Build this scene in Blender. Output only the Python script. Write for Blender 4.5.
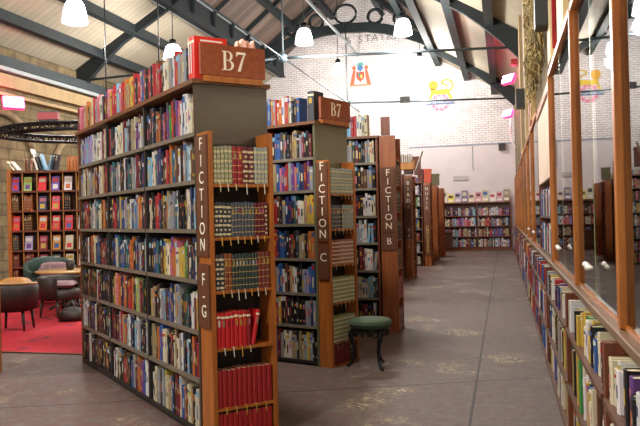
import bpy, math, random
from mathutils import Matrix, Vector
random.seed(7)
S = bpy.context.scene
COL = S.collection
for o in list(bpy.data.objects): bpy.data.objects.remove(o)

# ------------------------------------------------------------------ camera
F_PX, ROLL, PITCH, YAW, EYE = 720.0, math.radians(1.33), math.radians(.34), math.radians(14.3), 1.45
cd = bpy.data.cameras.new('camera'); cam = bpy.data.objects.new('camera', cd); COL.objects.link(cam)
cd.sensor_width = 36.0; cd.lens = F_PX / 640 * 36.0; cd.clip_end = 200; cd.clip_start = .02
_c, _s = math.cos(YAW), math.sin(YAW)
right0 = Vector((_c, _s, 0)); fwd0 = Vector((-_s, _c, 0)); up0 = Vector((0, 0, 1))
fwd = fwd0 * math.cos(PITCH) + up0 * math.sin(PITCH)
up1 = up0 * math.cos(PITCH) - fwd0 * math.sin(PITCH)
rgt = right0 * math.cos(ROLL) - up1 * math.sin(ROLL)
upv = right0 * math.sin(ROLL) + up1 * math.cos(ROLL)
m = Matrix((rgt, upv, -fwd)).transposed().to_4x4(); m.translation = Vector((0, 0, EYE))
cam.matrix_world = m
S.camera = cam

# ------------------------------------------------------------------ world, lights, exposure
S.view_settings.view_transform = 'Standard'; S.view_settings.look = 'None'
S.view_settings.gamma = 1; S.view_settings.use_curve_mapping = False
S.view_settings.exposure = 0.5
w = bpy.data.worlds.new('world'); S.world = w; w.use_nodes = True
w.node_tree.nodes['Background'].inputs[0].default_value = (1.0, .97, .93, 1)
w.node_tree.nodes['Background'].inputs[1].default_value = .5
LAMP_W = 330.0
def area(name, loc, size, power, rot=(0, 0, 0), color=(1, .98, .95)):
    l = bpy.data.lights.new(name, 'AREA'); l.shape = 'RECTANGLE'; l.size, l.size_y = size
    l.energy = power; l.color = color
    o = bpy.data.objects.new(name, l); o.location = loc; o.rotation_euler = rot; COL.objects.link(o); return o
def point(name, loc, power, color=(1, 1, 1), r=.1):
    l = bpy.data.lights.new(name, 'POINT'); l.energy = power; l.color = color; l.shadow_soft_size = r
    o = bpy.data.objects.new(name, l); o.location = loc; COL.objects.link(o); return o

# ------------------------------------------------------------------ colours and materials
def lin(c): return tuple(((x / 12.92) if x <= .04045 else ((x + .055) / 1.055) ** 2.4) for x in c)
def rgb(h): h = h.lstrip('#'); return lin(tuple(int(h[i:i + 2], 16) / 255 for i in (0, 2, 4)))
def new_mat(name):
    mt = bpy.data.materials.new(name); mt.use_nodes = True
    return mt, mt.node_tree.nodes, mt.node_tree.links, mt.node_tree.nodes['Principled BSDF']
def plain(name, col, rough=.6, metal=0, emit=None, es=0, noise=0.0, scale=8.0, bump=0.0):
    mt, N, L, P = new_mat(name)
    c = rgb(col) if isinstance(col, str) else col
    P.inputs['Base Color'].default_value = (*c, 1); P.inputs['Roughness'].default_value = rough
    P.inputs['Metallic'].default_value = metal
    if emit: P.inputs['Emission Color'].default_value = (*rgb(emit), 1); P.inputs['Emission Strength'].default_value = es
    if noise or bump:
        tc = N.new('ShaderNodeTexCoord'); nz = N.new('ShaderNodeTexNoise'); nz.inputs['Scale'].default_value = scale
        nz.inputs['Detail'].default_value = 6; L.new(tc.outputs['Object'], nz.inputs['Vector'])
        if noise:
            r = N.new('ShaderNodeValToRGB'); L.new(nz.outputs[0], r.inputs[0])
            r.color_ramp.elements[0].color = (*[x * (1 - noise) for x in c], 1); r.color_ramp.elements[0].position = .3
            r.color_ramp.elements[1].color = (*[min(1, x * (1 + noise)) for x in c], 1); r.color_ramp.elements[1].position = .7
            L.new(r.outputs[0], P.inputs['Base Color'])
        if bump:
            b = N.new('ShaderNodeBump'); b.inputs['Strength'].default_value = bump; b.inputs['Distance'].default_value = .02
            L.new(nz.outputs[0], b.inputs['Height']); L.new(b.outputs[0], P.inputs['Normal'])
    return mt
def wood(name, c1, c2, rough=.4, stretch=(14, 14, 1.2)):
    mt, N, L, P = new_mat(name)
    tc = N.new('ShaderNodeTexCoord'); mp = N.new('ShaderNodeMapping'); mp.inputs['Scale'].default_value = stretch
    nz = N.new('ShaderNodeTexNoise'); nz.inputs['Scale'].default_value = 2.2; nz.inputs['Detail'].default_value = 7
    nz.inputs['Distortion'].default_value = .6
    r = N.new('ShaderNodeValToRGB'); r.color_ramp.elements[0].position = .32; r.color_ramp.elements[1].position = .68
    r.color_ramp.elements[0].color = (*rgb(c1), 1); r.color_ramp.elements[1].color = (*rgb(c2), 1)
    L.new(tc.outputs['Object'], mp.inputs[0]); L.new(mp.outputs[0], nz.inputs['Vector']); L.new(nz.outputs[0], r.inputs[0])
    L.new(r.outputs[0], P.inputs['Base Color']); P.inputs['Roughness'].default_value = rough
    return mt
def attr_mat(name, rough=.5):
    mt, N, L, P = new_mat(name)
    a = N.new('ShaderNodeAttribute'); a.attribute_name = 'Col'
    L.new(a.outputs['Color'], P.inputs['Base Color']); P.inputs['Roughness'].default_value = rough
    return mt
M = {}
M['book'] = attr_mat('book_cover', .42)
M['leather'] = attr_mat('leather_cover', .36)
M['pages'] = plain('page_paper', '#cdbd98', .85, noise=.12, scale=60)
M['orange'] = wood('orange_pine', '#93501d', '#b0672b', .38)
M['brown'] = wood('brown_wood', '#5d2b16', '#7d4020', .38)
M['orange2'] = wood('red_pine', '#84441f', '#a05c2e', .38)
M['sign'] = wood('sign_wood', '#7e3a1e', '#94492a', .45, (1.2, 14, 14))
M['letterwood'] = wood('letter_panel_wood', '#55321f', '#6b4029', .45)
M['shelf'] = plain('shelf_taupe', '#73685a', .45, noise=.15, scale=12)
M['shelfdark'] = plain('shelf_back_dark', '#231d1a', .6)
M['topboard'] = wood('top_board_wood', '#5f3a24', '#7b4c2e', .4, (1.2, 14, 14))
M['endpanel'] = plain('painted_end_panel', '#42372f', .28, noise=.08, scale=5)
M['endpanelg'] = plain('painted_end_panel_olive', '#626048', .28, noise=.08, scale=5)
M['letter'] = plain('cream_lettering', '#efe3cd', .6)
M['steel'] = plain('dark_green_steel', '#172124', .7, noise=.15, scale=3)
M['purlin'] = plain('grey_green_purlin', '#303c3f', .7, noise=.12, scale=3)
M['palesteel'] = plain('pale_painted_steel', '#98a0a2', .5)
M['rod'] = plain('tie_rod_steel', '#38444a', .45)
M['iron'] = plain('black_cast_iron', '#15171b', .35, .3)
M['green'] = plain('green_upholstery', '#3d4e38', .75, noise=.12, scale=30)
M['tubgreen'] = plain('tub_chair_green_leather', '#2f4640', .5, noise=.1, scale=10)
M['tubdark'] = plain('dark_brown_leather', '#2a201d', .5, noise=.15, scale=12)
M['cushion'] = plain('mauve_patterned_cushion', '#8d6f74', .85, noise=.3, scale=25)
M['tablewood'] = wood('pale_oak', '#a07a4a', '#bd9762', .4, (1.2, 14, 14))
M['black'] = plain('black_plastic', '#141414', .45)
M['white'] = plain('white_card', '#e6e2da', .7)
M['cream'] = plain('cream_paint', '#dcc4ae', .6, noise=.06, scale=3)
M['stonet'] = plain('carved_tan_stone', '#8d7a5c', .85, noise=.3, scale=5, bump=.4)
M['cabwood'] = wood('cabinet_mahogany', '#8c4c18', '#b46c28', .35, (12, 12, 1))
M['cabdark'] = wood('cabinet_inside_wood', '#4a2c19', '#5e3b24', .5)
M['ledge'] = wood('worn_ledge_wood', '#5f4732', '#7c6248', .4, (14, 1.2, 14))
M['brass'] = plain('pale_handle_metal', '#d8cdc0', .35)
M['edgeglass'] = plain('green_glass_edge', '#93a070', .2)
M['glow'] = plain('lamp_glow', '#ffffff', .4, emit='#f4f6ff', es=7.0)
M['heatglow'] = plain('heater_glow', '#ff6f9c', .4, emit='#ff2c74', es=.8)
M['heatcore'] = plain('heater_core', '#ffd0e0', .4, emit='#ff9cc4', es=2.2)
M['strip'] = plain('strip_light_glow', '#fff4dc', .5, emit='#ffe9c4', es=6.0)
M['faded'] = plain('faded_grey_paint', '#7d7b82', .7)
M['red'] = plain('red_paint', '#9e1d24', .45)
M['crate'] = wood('light_tray_wood', '#a56a2c', '#c08540', .5)

def mk_glass():
    mt, N, L, P = new_mat('cabinet_glass'); N.remove(P)
    out = N['Material Output']; tr = N.new('ShaderNodeBsdfTransparent'); gl = N.new('ShaderNodeBsdfGlossy')
    tr.inputs[0].default_value = (.93, .96, .93, 1); gl.inputs['Roughness'].default_value = .015
    fr = N.new('ShaderNodeFresnel'); fr.inputs[0].default_value = 1.8; mx = N.new('ShaderNodeMixShader')
    L.new(fr.outputs[0], mx.inputs[0]); L.new(tr.outputs[0], mx.inputs[1]); L.new(gl.outputs[0], mx.inputs[2]); L.new(mx.outputs[0], out.inputs[0])
    return mt
M['glass'] = mk_glass()

def mk_brick():
    mt, N, L, P = new_mat('white_painted_brick')
    tc = N.new('ShaderNodeTexCoord'); sp = N.new('ShaderNodeSeparateXYZ'); cb = N.new('ShaderNodeCombineXYZ')
    L.new(tc.outputs['Object'], sp.inputs[0]); L.new(sp.outputs[0], cb.inputs[0]); L.new(sp.outputs[2], cb.inputs[1])
    br = N.new('ShaderNodeTexBrick'); L.new(cb.outputs[0], br.inputs['Vector'])
    br.inputs['Color1'].default_value = (*rgb('#ece7e4'), 1); br.inputs['Color2'].default_value = (*rgb('#e2dad8'), 1)
    br.inputs['Mortar'].default_value = (*rgb('#aaa2a5'), 1)
    br.inputs['Scale'].default_value = 1.0; br.inputs['Mortar Size'].default_value = .014
    br.inputs['Mortar Smooth'].default_value = .3
    br.inputs['Brick Width'].default_value = .25; br.inputs['Row Height'].default_value = .088
    nz = N.new('ShaderNodeTexNoise'); nz.inputs['Scale'].default_value = 3; nz.inputs['Detail'].default_value = 8
    L.new(cb.outputs[0], nz.inputs['Vector'])
    mx = N.new('ShaderNodeMix'); mx.data_type = 'RGBA'
    rp = N.new('ShaderNodeValToRGB'); rp.color_ramp.elements[0].position = .45; rp.color_ramp.elements[1].position = .75
    rp.color_ramp.elements[0].color = (0, 0, 0, 1); rp.color_ramp.elements[1].color = (.75, .75, .75, 1)
    L.new(nz.outputs[0], rp.inputs[0]); L.new(rp.outputs[0], mx.inputs['Factor'])
    L.new(br.outputs['Color'], mx.inputs['A']); mx.inputs['B'].default_value = (*rgb('#e8e2e0'), 1)
    L.new(mx.outputs['Result'], P.inputs['Base Color']); P.inputs['Roughness'].default_value = .7
    return mt
M['brick'] = mk_brick()

def mk_stone():
    mt, N, L, P = new_mat('tan_stone_masonry')
    tc = N.new('ShaderNodeTexCoord'); sp = N.new('ShaderNodeSeparateXYZ'); cb = N.new('ShaderNodeCombineXYZ')
    L.new(tc.outputs['Object'], sp.inputs[0]); L.new(sp.outputs[1], cb.inputs[0]); L.new(sp.outputs[2], cb.inputs[1])
    br = N.new('ShaderNodeTexBrick'); L.new(cb.outputs[0], br.inputs['Vector'])
    br.inputs['Color1'].default_value = (*rgb('#77694e'), 1); br.inputs['Color2'].default_value = (*rgb('#877758'), 1)
    br.inputs['Mortar'].default_value = (*rgb('#5f533f'), 1); br.inputs['Scale'].default_value = 1
    br.inputs['Brick Width'].default_value = .6; br.inputs['Row Height'].default_value = .28; br.inputs['Mortar Size'].default_value = .02
    nz = N.new('ShaderNodeTexNoise'); nz.inputs['Scale'].default_value = 2.5; nz.inputs['Detail'].default_value = 8
    mx = N.new('ShaderNodeMix'); mx.data_type = 'RGBA'; mx.blend_type = 'MULTIPLY'; mx.inputs['Factor'].default_value = .7
    rp = N.new('ShaderNodeValToRGB'); rp.color_ramp.elements[0].color = (.35, .32, .28, 1); rp.color_ramp.elements[1].color = (1.2, 1.15, 1, 1)
    rp.color_ramp.elements[0].position = .35; rp.color_ramp.elements[1].position = .65
    L.new(cb.outputs[0], nz.inputs['Vector']); L.new(nz.outputs[0], rp.inputs[0]); L.new(br.outputs['Color'], mx.inputs['A']); L.new(rp.outputs[0], mx.inputs['B'])
    L.new(mx.outputs['Result'], P.inputs['Base Color']); P.inputs['Roughness'].default_value = .9
    return mt
M['stone'] = mk_stone()

def mk_boards(name, c1, c2, width, rough=.7, axis=1):
    """boards running down the slope: lines repeat along Y"""
    mt, N, L, P = new_mat(name)
    tc = N.new('ShaderNodeTexCoord'); sp = N.new('ShaderNodeSeparateXYZ'); L.new(tc.outputs['Object'], sp.inputs[0])
    mu = N.new('ShaderNodeMath'); mu.operation = 'DIVIDE'; mu.inputs[1].default_value = width; L.new(sp.outputs[axis], mu.inputs[0])
    fr = N.new('ShaderNodeMath'); fr.operation = 'FRACT'; L.new(mu.outputs[0], fr.inputs[0])
    fl = N.new('ShaderNodeMath'); fl.operation = 'FLOOR'; L.new(mu.outputs[0], fl.inputs[0])
    wn = N.new('ShaderNodeTexWhiteNoise'); wn.noise_dimensions = '1D'; L.new(fl.outputs[0], wn.inputs['W'])
    r = N.new('ShaderNodeValToRGB'); r.color_ramp.elements[0].color = (*rgb(c1), 1); r.color_ramp.elements[1].color = (*rgb(c2), 1)
    L.new(wn.outputs[0], r.inputs[0])
    lt = N.new('ShaderNodeMath'); lt.operation = 'LESS_THAN'; lt.inputs[1].default_value = .12; L.new(fr.outputs[0], lt.inputs[0])
    mx = N.new('ShaderNodeMix'); mx.data_type = 'RGBA'; L.new(lt.outputs[0], mx.inputs['Factor']); L.new(r.outputs[0], mx.inputs['A'])
    mx.inputs['B'].default_value = (*[x * (.78 if c1 == '#a79d88' else .5) for x in rgb(c1)], 1)
    L.new(mx.outputs['Result'], P.inputs['Base Color']); P.inputs['Roughness'].default_value = rough
    return mt
M['creamceil'] = mk_boards('cream_boarded_ceiling', '#a79d88', '#b0a692', .22)
M['woodceil'] = mk_boards('dark_boarded_ceiling', '#54463e', '#7a6658', .16)

def mk_floor():
    mt, N, L, P = new_mat('worn_concrete_floor')
    tc = N.new('ShaderNodeTexCoord')
    def noise(scale, detail=8, rough=.6, dist=0, off=0):
        mp = N.new('ShaderNodeMapping'); mp.inputs['Location'].default_value = (off, off * .7, 0); L.new(tc.outputs['Object'], mp.inputs[0])
        n = N.new('ShaderNodeTexNoise'); n.inputs['Scale'].default_value = scale; n.inputs['Detail'].default_value = detail
        n.inputs['Roughness'].default_value = rough; n.inputs['Distortion'].default_value = dist; L.new(mp.outputs[0], n.inputs['Vector']); return n
    def ramp(n, a, b):
        r = N.new('ShaderNodeValToRGB'); r.color_ramp.elements[0].position = a; r.color_ramp.elements[1].position = b
        L.new(n.outputs[0], r.inputs[0]); return r
    def mix(f, a, b):
        x = N.new('ShaderNodeMix'); x.data_type = 'RGBA'
        L.new(f, x.inputs['Factor'])
        for s, v in (('A', a), ('B', b)):
            if isinstance(v, tuple): x.inputs[s].default_value = (*v, 1)
            else: L.new(v, x.inputs[s])
        return x.outputs['Result']
    n1 = noise(11, 14, .95); r1 = ramp(n1, .38, .62); r1.color_ramp.elements[0].color = (*rgb('#2e2826'), 1); r1.color_ramp.elements[1].color = (*rgb('#7c7067'), 1)
    # reddish paint remains
    n2 = noise(.55, 3, .5, .3, 3.1); f2 = ramp(n2, .42, .6); n2b = noise(9, 8, .7, .4); f2b = ramp(n2b, .42, .56)
    sp = N.new('ShaderNodeSeparateXYZ'); L.new(tc.outputs['Object'], sp.inputs[0])
    lm = N.new('ShaderNodeMapRange'); lm.inputs[1].default_value = 0; lm.inputs[2].default_value = -2.0; lm.inputs[3].default_value = .3; lm.inputs[4].default_value = 1
    L.new(sp.outputs[0], lm.inputs[0])
    ml = N.new('ShaderNodeMath'); ml.operation = 'MULTIPLY'; L.new(f2b.outputs[0], ml.inputs[0]); L.new(lm.outputs[0], ml.inputs[1])
    m3 = N.new('ShaderNodeMath'); m3.operation = 'MULTIPLY'; m3.inputs[1].default_value = .75; L.new(ml.outputs[0], m3.inputs[0])
    c = mix(m3.outputs[0], r1.outputs[0], rgb('#5f3f39'))
    # cream scuffs
    n3 = noise(1.3, 3, .5, .2, 8.4); f3 = ramp(n3, .56, .66); n4 = noise(18, 8, .75, 1.2, 1.2); f4 = ramp(n4, .51, .57)
    m4 = N.new('ShaderNodeMath'); m4.operation = 'MULTIPLY'; L.new(f3.outputs[0], m4.inputs[0]); L.new(f4.outputs[0], m4.inputs[1])
    m5 = N.new('ShaderNodeMath'); m5.operation = 'MULTIPLY'; m5.inputs[1].default_value = .8; L.new(m4.outputs[0], m5.inputs[0])
    c = mix(m5.outputs[0], c, rgb('#b9ab86'))
    def seam(a_, b_, c_, w_):
        v = N.new('ShaderNodeVectorMath'); v.operation = 'DOT_PRODUCT'; v.inputs[1].default_value = (a_, b_, 0); L.new(tc.outputs['Object'], v.inputs[0])
        s1 = N.new('ShaderNodeMath'); s1.operation = 'SUBTRACT'; s1.inputs[1].default_value = c_; L.new(v.outputs['Value'], s1.inputs[0])
        s2 = N.new('ShaderNodeMath'); s2.operation = 'ABSOLUTE'; L.new(s1.outputs[0], s2.inputs[0])
        s3 = N.new('ShaderNodeMath'); s3.operation = 'LESS_THAN'; s3.inputs[1].default_value = w_; L.new(s2.outputs[0], s3.inputs[0])
        return s3
    c = mix(seam(1, 0, -.26, .010).outputs[0], c, rgb('#2e2a28'))
    sd = seam(-.376, .927, 6.0, .011); c = mix(sd.outputs[0], c, rgb('#2e2a28'))
    L.new(c, P.inputs['Base Color'])
    P.inputs['Roughness'].default_value = .42
    rr = ramp(n1, .2, .8); rr.color_ramp.elements[0].color = (.55,) * 3 + (1,); rr.color_ramp.elements[1].color = (.8,) * 3 + (1,); L.new(rr.outputs[0], P.inputs['Roughness'])
    P.inputs['Specular IOR Level'].default_value = .35
    b = N.new('ShaderNodeBump'); b.inputs['Strength'].default_value = .35; b.inputs['Distance'].default_value = .01
    L.new(n1.outputs[0], b.inputs['Height']); L.new(b.outputs[0], P.inputs['Normal'])
    return mt
M['floor'] = mk_floor()
def mk_carpet():
    mt, N, L, P = new_mat('red_patterned_rug')
    tc = N.new('ShaderNodeTexCoord'); v = N.new('ShaderNodeTexVoronoi'); v.inputs['Scale'].default_value = 3.2; L.new(tc.outputs['Object'], v.inputs['Vector'])
    r = N.new('ShaderNodeValToRGB'); e = r.color_ramp.elements; e[0].position = .08; e[0].color = (*rgb('#5b1a3a'), 1); e[1].position = .3; e[1].color = (*rgb('#c2122a'), 1)
    L.new(v.outputs['Distance'], r.inputs[0])
    n = N.new('ShaderNodeTexNoise'); n.inputs['Scale'].default_value = 7; L.new(tc.outputs['Object'], n.inputs['Vector'])
    mx = N.new('ShaderNodeMix'); mx.data_type = 'RGBA'; mx.blend_type = 'MULTIPLY'; mx.inputs['Factor'].default_value = .6
    L.new(r.outputs[0], mx.inputs['A']); L.new(n.outputs[0], mx.inputs['B']); 
    L.new(mx.outputs['Result'], P.inputs['Base Color']); P.inputs['Roughness'].default_value = .95
    mx.inputs['Factor'].default_value = .45
    return mt
M['rug'] = mk_carpet()

# ------------------------------------------------------------------ mesh builder
class MB:
    def __init__(s): s.v = []; s.f = []; s.c = []; s.mi = []; s.smooth = set()
    def add(s, vs, fs, col=None, mat=0, T=None, smooth=False):
        b = len(s.v)
        s.v += [tuple(T @ Vector(p)) for p in vs] if T is not None else [tuple(p) for p in vs]
        for f in fs:
            if smooth: s.smooth.add(len(s.f))
            s.f.append(tuple(b + i for i in f)); s.c.append(col); s.mi.append(mat)
    def box(s, x0, x1, y0, y1, z0, z1, col=None, mat=0, T=None):
        vs = [(x, y, z) for z in (z0, z1) for y in (y0, y1) for x in (x0, x1)]
        s.add(vs, [(0, 2, 3, 1), (4, 5, 7, 6), (0, 1, 5, 4), (2, 6, 7, 3), (0, 4, 6, 2), (1, 3, 7, 5)], col, mat, T)
        return s
    def prism(s, pts, z0, z1, col=None, mat=0, T=None, top=None):
        n = len(pts); vs = [(x, y, z0) for x, y in pts] + [(x, y, z1) for x, y in pts]
        s.add(vs, [(i, (i + 1) % n, n + (i + 1) % n, n + i) for i in range(n)], col, mat, T)
        b = len(s.v) - 2 * n
        s.f.append(tuple(b + i for i in reversed(range(n)))); s.c.append(col); s.mi.append(mat)
        s.f.append(tuple(b + n + i for i in range(n))); s.c.append(top or col); s.mi.append(mat)
        return s
    def tube(s, pts, r, n=8, col=None, mat=0, close=False, sq=None):
        """swept tube; r a number or list; sq=(w,h) makes a rectangular section"""
        pts = [Vector(p) for p in pts]; k = len(pts); rs = r if isinstance(r, (list, tuple)) else [r] * k
        rings = []; prev = None
        for i, p in enumerate(pts):
            if close: t = (pts[(i + 1) % k] - pts[i - 1]).normalized()
            else: t = (pts[min(i + 1, k - 1)] - pts[max(i - 1, 0)]).normalized()
            ref = Vector((0, 0, 1)) if abs(t.z) < .95 else (prev or Vector((1, 0, 0)))
            a = t.cross(ref).normalized(); b = a.cross(t).normalized(); prev = b
            if sq: rings.append([p + a * x * sq[0] / 2 + b * y * sq[1] / 2 for x, y in ((-1, -1), (1, -1), (1, 1), (-1, 1))])
            else: rings.append([p + (a * math.cos(q) + b * math.sin(q)) * rs[i] for q in (2 * math.pi * j / n for j in range(n))])
        m_ = 4 if sq else n; vs = [v for rg in rings for v in rg]; fs = []
        for i in range(k if close else k - 1):
            i2 = (i + 1) % k
            for j in range(m_): fs.append((i * m_ + j, i * m_ + (j + 1) % m_, i2 * m_ + (j + 1) % m_, i2 * m_ + j))
        if not close: fs += [tuple(reversed(range(m_))), tuple((k - 1) * m_ + j for j in range(m_))]
        s.add(vs, fs, col, mat, smooth=not sq); return s
    def lathe(s, prof, n=24, c=(0, 0, 0), col=None, mat=0, sx=1, sy=1):
        vs = []; fs = []
        for (r, z) in prof:
            for j in range(n): a = 2 * math.pi * j / n; vs.append((c[0] + r * math.cos(a) * sx, c[1] + r * math.sin(a) * sy, c[2] + z))
        for i in range(len(prof) - 1):
            for j in range(n): fs.append((i * n + j, i * n + (j + 1) % n, (i + 1) * n + (j + 1) % n, (i + 1) * n + j))
        fs += [tuple(reversed(range(n))), tuple((len(prof) - 1) * n + j for j in range(n))]
        s.add(vs, fs, col, mat, smooth=True); return s
    def mesh(s, name, mats):
        me = bpy.data.meshes.new(name); me.from_pydata(s.v, [], s.f); me.update()
        if not isinstance(mats, (list, tuple)): mats = [mats]
        for mt in mats: me.materials.append(mt)
        for p, mi in zip(me.polygons, s.mi): p.material_index = mi
        for i in s.smooth: me.polygons[i].use_smooth = True
        if any(c is not None for c in s.c):
            at = me.color_attributes.new('Col', 'FLOAT_COLOR', 'CORNER')
            buf = []
            for p, c in zip(me.polygons, s.c):
                c = c or (.5, .5, .5); buf += [c[0], c[1], c[2], 1.0] * p.loop_total
            at.data.foreach_set('color', buf)
        return me
    def build(s, name, mats, parent=None):
        o = bpy.data.objects.new(name, s.mesh(name, mats)); COL.objects.link(o)
        if parent: o.parent = parent
        return o
def tag(o, label=None, cat=None, group=None, kind=None):
    if label: o['label'] = label
    if cat: o['category'] = cat
    if group: o['group'] = group
    if kind: o['kind'] = kind
    return o
def empty(name, loc, rz=0, label=None, cat=None, group=None):
    o = bpy.data.objects.new(name, None); o.empty_display_size = .1; COL.objects.link(o); o.location = loc; o.rotation_euler = (0, 0, rz)
    return tag(o, label, cat, group)
def bx(name, dims, mat, parent=None, bevel=0):
    o = MB().box(*dims).build(name, mat, parent)
    if bevel:
        b = o.modifiers.new('bevel', 'BEVEL'); b.width = bevel; b.segments = 2
    return o
def struct(o): o['kind'] = 'structure'; return o
def text_mesh(txt, size, T, mat, name='lettering', parent=None, ext=.002, align='CENTER', spacing=1.0):
    cu = bpy.data.curves.new(name, 'FONT'); cu.body = txt; cu.size = size; cu.extrude = ext; cu.align_x = align; cu.align_y = 'CENTER'
    cu.resolution_u = 3; cu.space_character = spacing
    to = bpy.data.objects.new(name, cu); COL.objects.link(to)
    dg = bpy.context.evaluated_depsgraph_get(); dg.update()
    me = bpy.data.meshes.new_from_object(to.evaluated_get(dg)); bpy.data.objects.remove(to)
    me.transform(T); me.materials.clear(); me.materials.append(mat)
    o = bpy.data.objects.new(name, me); COL.objects.link(o)
    if parent: o.parent = parent
    return o
def frameT(xa, ya, na, loc):
    mm = Matrix((Vector(xa), Vector(ya), Vector(na))).transposed().to_4x4(); mm.translation = Vector(loc); return mm
def dirv(deg): a = math.radians(deg); return Vector((math.sin(a), math.cos(a), 0))

# ------------------------------------------------------------------ building shell
XL, XR, YB, YF = -12.0, .5, 29.4, -1.5
ZS, SL = 5.95, .59; RX = -5.7
def roof_z(d): return ZS + SL * d
def lan_z(d): return roof_z(3.02) + .5 + .8 * (d - 3.02)
def top_z(d): return roof_z(d) if d < 3.05 else lan_z(d)
struct(bx('floor', (-12.3, 1.2, YF, YB + .2, -.1, 0), M['floor']))
# back wall with gable
mb = MB(); pts = [(XL - .3, 0), (XR + .5, 0), (XR + .5, 5.7), (XR + .1 - 3.02, roof_z(3.02)), (XR + .1 - 3.02, lan_z(3.02)), (RX, lan_z(6.3) + .1), (XL + 3.02, lan_z(3.02)), (XL + 3.02, roof_z(3.02)), (XL - .3, 5.7)]
vs = [(x, YB, z) for x, z in pts] + [(x, YB + .25, z) for x, z in pts]; n = len(pts)
mb.add(vs, [tuple(range(n)), tuple(reversed(range(n, 2 * n)))] + [(i, n + i, n + (i + 1) % n, (i + 1) % n) for i in range(n)])
struct(mb.build('wall_back', M['brick']))
# smooth plaster band low on the back wall
struct(MB().box(-3.66, XR, YB - .035, YB, 0, 4.18).build('trim_1', plain('pale_plaster', '#d8cfd0', .7, noise=.04, scale=2)))
struct(MB().box(-3.68, XR, YB - .06, YB - .035, 4.18, 4.24).build('trim_2', plain('grey_dado_strip', '#9da0b0', .6)))
struct(bx('wall_left', (XL - .3, XL, 0, YB, 0, 5.9), M['stone']))
struct(bx('wall_right', (.92, 1.15, YF, YB, 0, 2.9), M['cream']))
wr = MB().box(XR, 1.15, 0, YB, 2.86, 6.0); struct(wr.build('wall_right_upper', M['stone']))
# cornices on the left wall
for i, (z0, z1, dep, mt) in enumerate([(5.32, 5.56, .34, 'purlin'), (5.22, 5.32, .3, 'palesteel'), (4.86, 5.18, .16, 'tanbeam'), (4.62, 4.70, .2, 'tanbeam')]):
    if mt == 'tanbeam' and 'tanbeam' not in M: M['tanbeam'] = plain('tan_painted_beam', '#a88e66', .7, noise=.12, scale=4)
    struct(bx('trim_%d' % (3 + i), (XL, XL + dep, 5, YB, z0, z1), M[mt]))
# stone arch mouldings on the left wall
for i, (yc, zc, r) in enumerate([(15.2, 2.9, 1.35), (18.6, 2.6, 1.35)]):
    mb = MB(); mb.tube([(XL + .06, yc + r * math.cos(a), zc + r * math.sin(a)) for a in [math.pi * k / 16 for k in range(17)]], .1, 8)
    struct(mb.build('trim_%d' % (7 + i), M['stonet']))
# roof skins, each half split where the boarding changes
def slab(name, side, d0, d1, mat, y0=YF, y1=YB, zf=None):
    zf = zf or roof_z
    def X(d): return (XR + .1 - d) if side > 0 else (XL + d)
    x0, x1 = X(d0), X(d1); z0, z1 = zf(d0), zf(d1)
    mb = MB(); vs = [(x0, y0, z0), (x1, y0, z1), (x1, y1, z1), (x0, y1, z0)]; vs += [(a, b, c + .08) for a, b, c in vs]
    mb.add(vs, [(0, 1, 2, 3), (7, 6, 5, 4), (0, 4, 5, 1), (1, 5, 6, 2), (2, 6, 7, 3), (3, 7, 4, 0)])
    return struct(mb.build(name, mat))
slab('ceiling', -1, -.4, 3.05, M['creamceil']); slab('ceiling', 1, -.6, 3.05, M['creamceil'])
slab('ceiling', -1, 3.0, 6.3, M['woodceil'], zf=lan_z); slab('ceiling', 1, 3.0, 6.3, M['woodceil'], zf=lan_z)
for x in (XL + 3.0, XR + .1 - 3.06): struct(MB().box(x, x + .06, YF, YB, roof_z(3.0), lan_z(3.0) + .05).build('ceiling', M['steel']))
# purlins
tn = 10
for d in (.85, 1.9, 3.02, 4.15, 5.25):
    for side in (-1, 1):
        x = (XR + .1 - d) if side > 0 else XL + d; z = top_z(d)
        mb = MB(); mb.box(x - .05, x + .05, 3, YB, z - .26, z - .01); mb.box(x - .11, x + .11, 3, YB, z - .29, z - .25)
        if abs(d - 3.02) < .01 and side < 0:
            mb.box(x - .14, x - .12, 3, YB, z - .30, z - .22, mat=1); mb.box(x + .07, x + .09, 3, YB, z + .40, z + .46, mat=1)
            for k in range(16): mb.box(x + .05, x + .16, 4 + k * 1.6, 4.12 + k * 1.6, z - .05, z + .5)
        struct(mb.build('trim_%d' % tn, [M['purlin'] if side > 0 else M['steel'], M['palesteel']])); tn += 1
struct(MB().box(RX - .1, RX + .1, 3, YB, lan_z(6.3) - .35, lan_z(6.3) - .05).build('trim_%d' % tn, M['steel'])); tn += 1
# rafters on the boarded part
for side in (-1, 1):
    for k in range(9):
        y = 5 + k * 2.8; mb = MB()
        X = (lambda d: XR + .1 - d) if side > 0 else (lambda d: XL + d)
        mb.tube([(X(3.1), y, lan_z(3.1) - .08), (X(6.25), y, lan_z(6.25) - .08)], 0, sq=(.08, .16))
        struct(mb.build('trim_%d' % tn, M['steel'])); tn += 1
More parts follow.
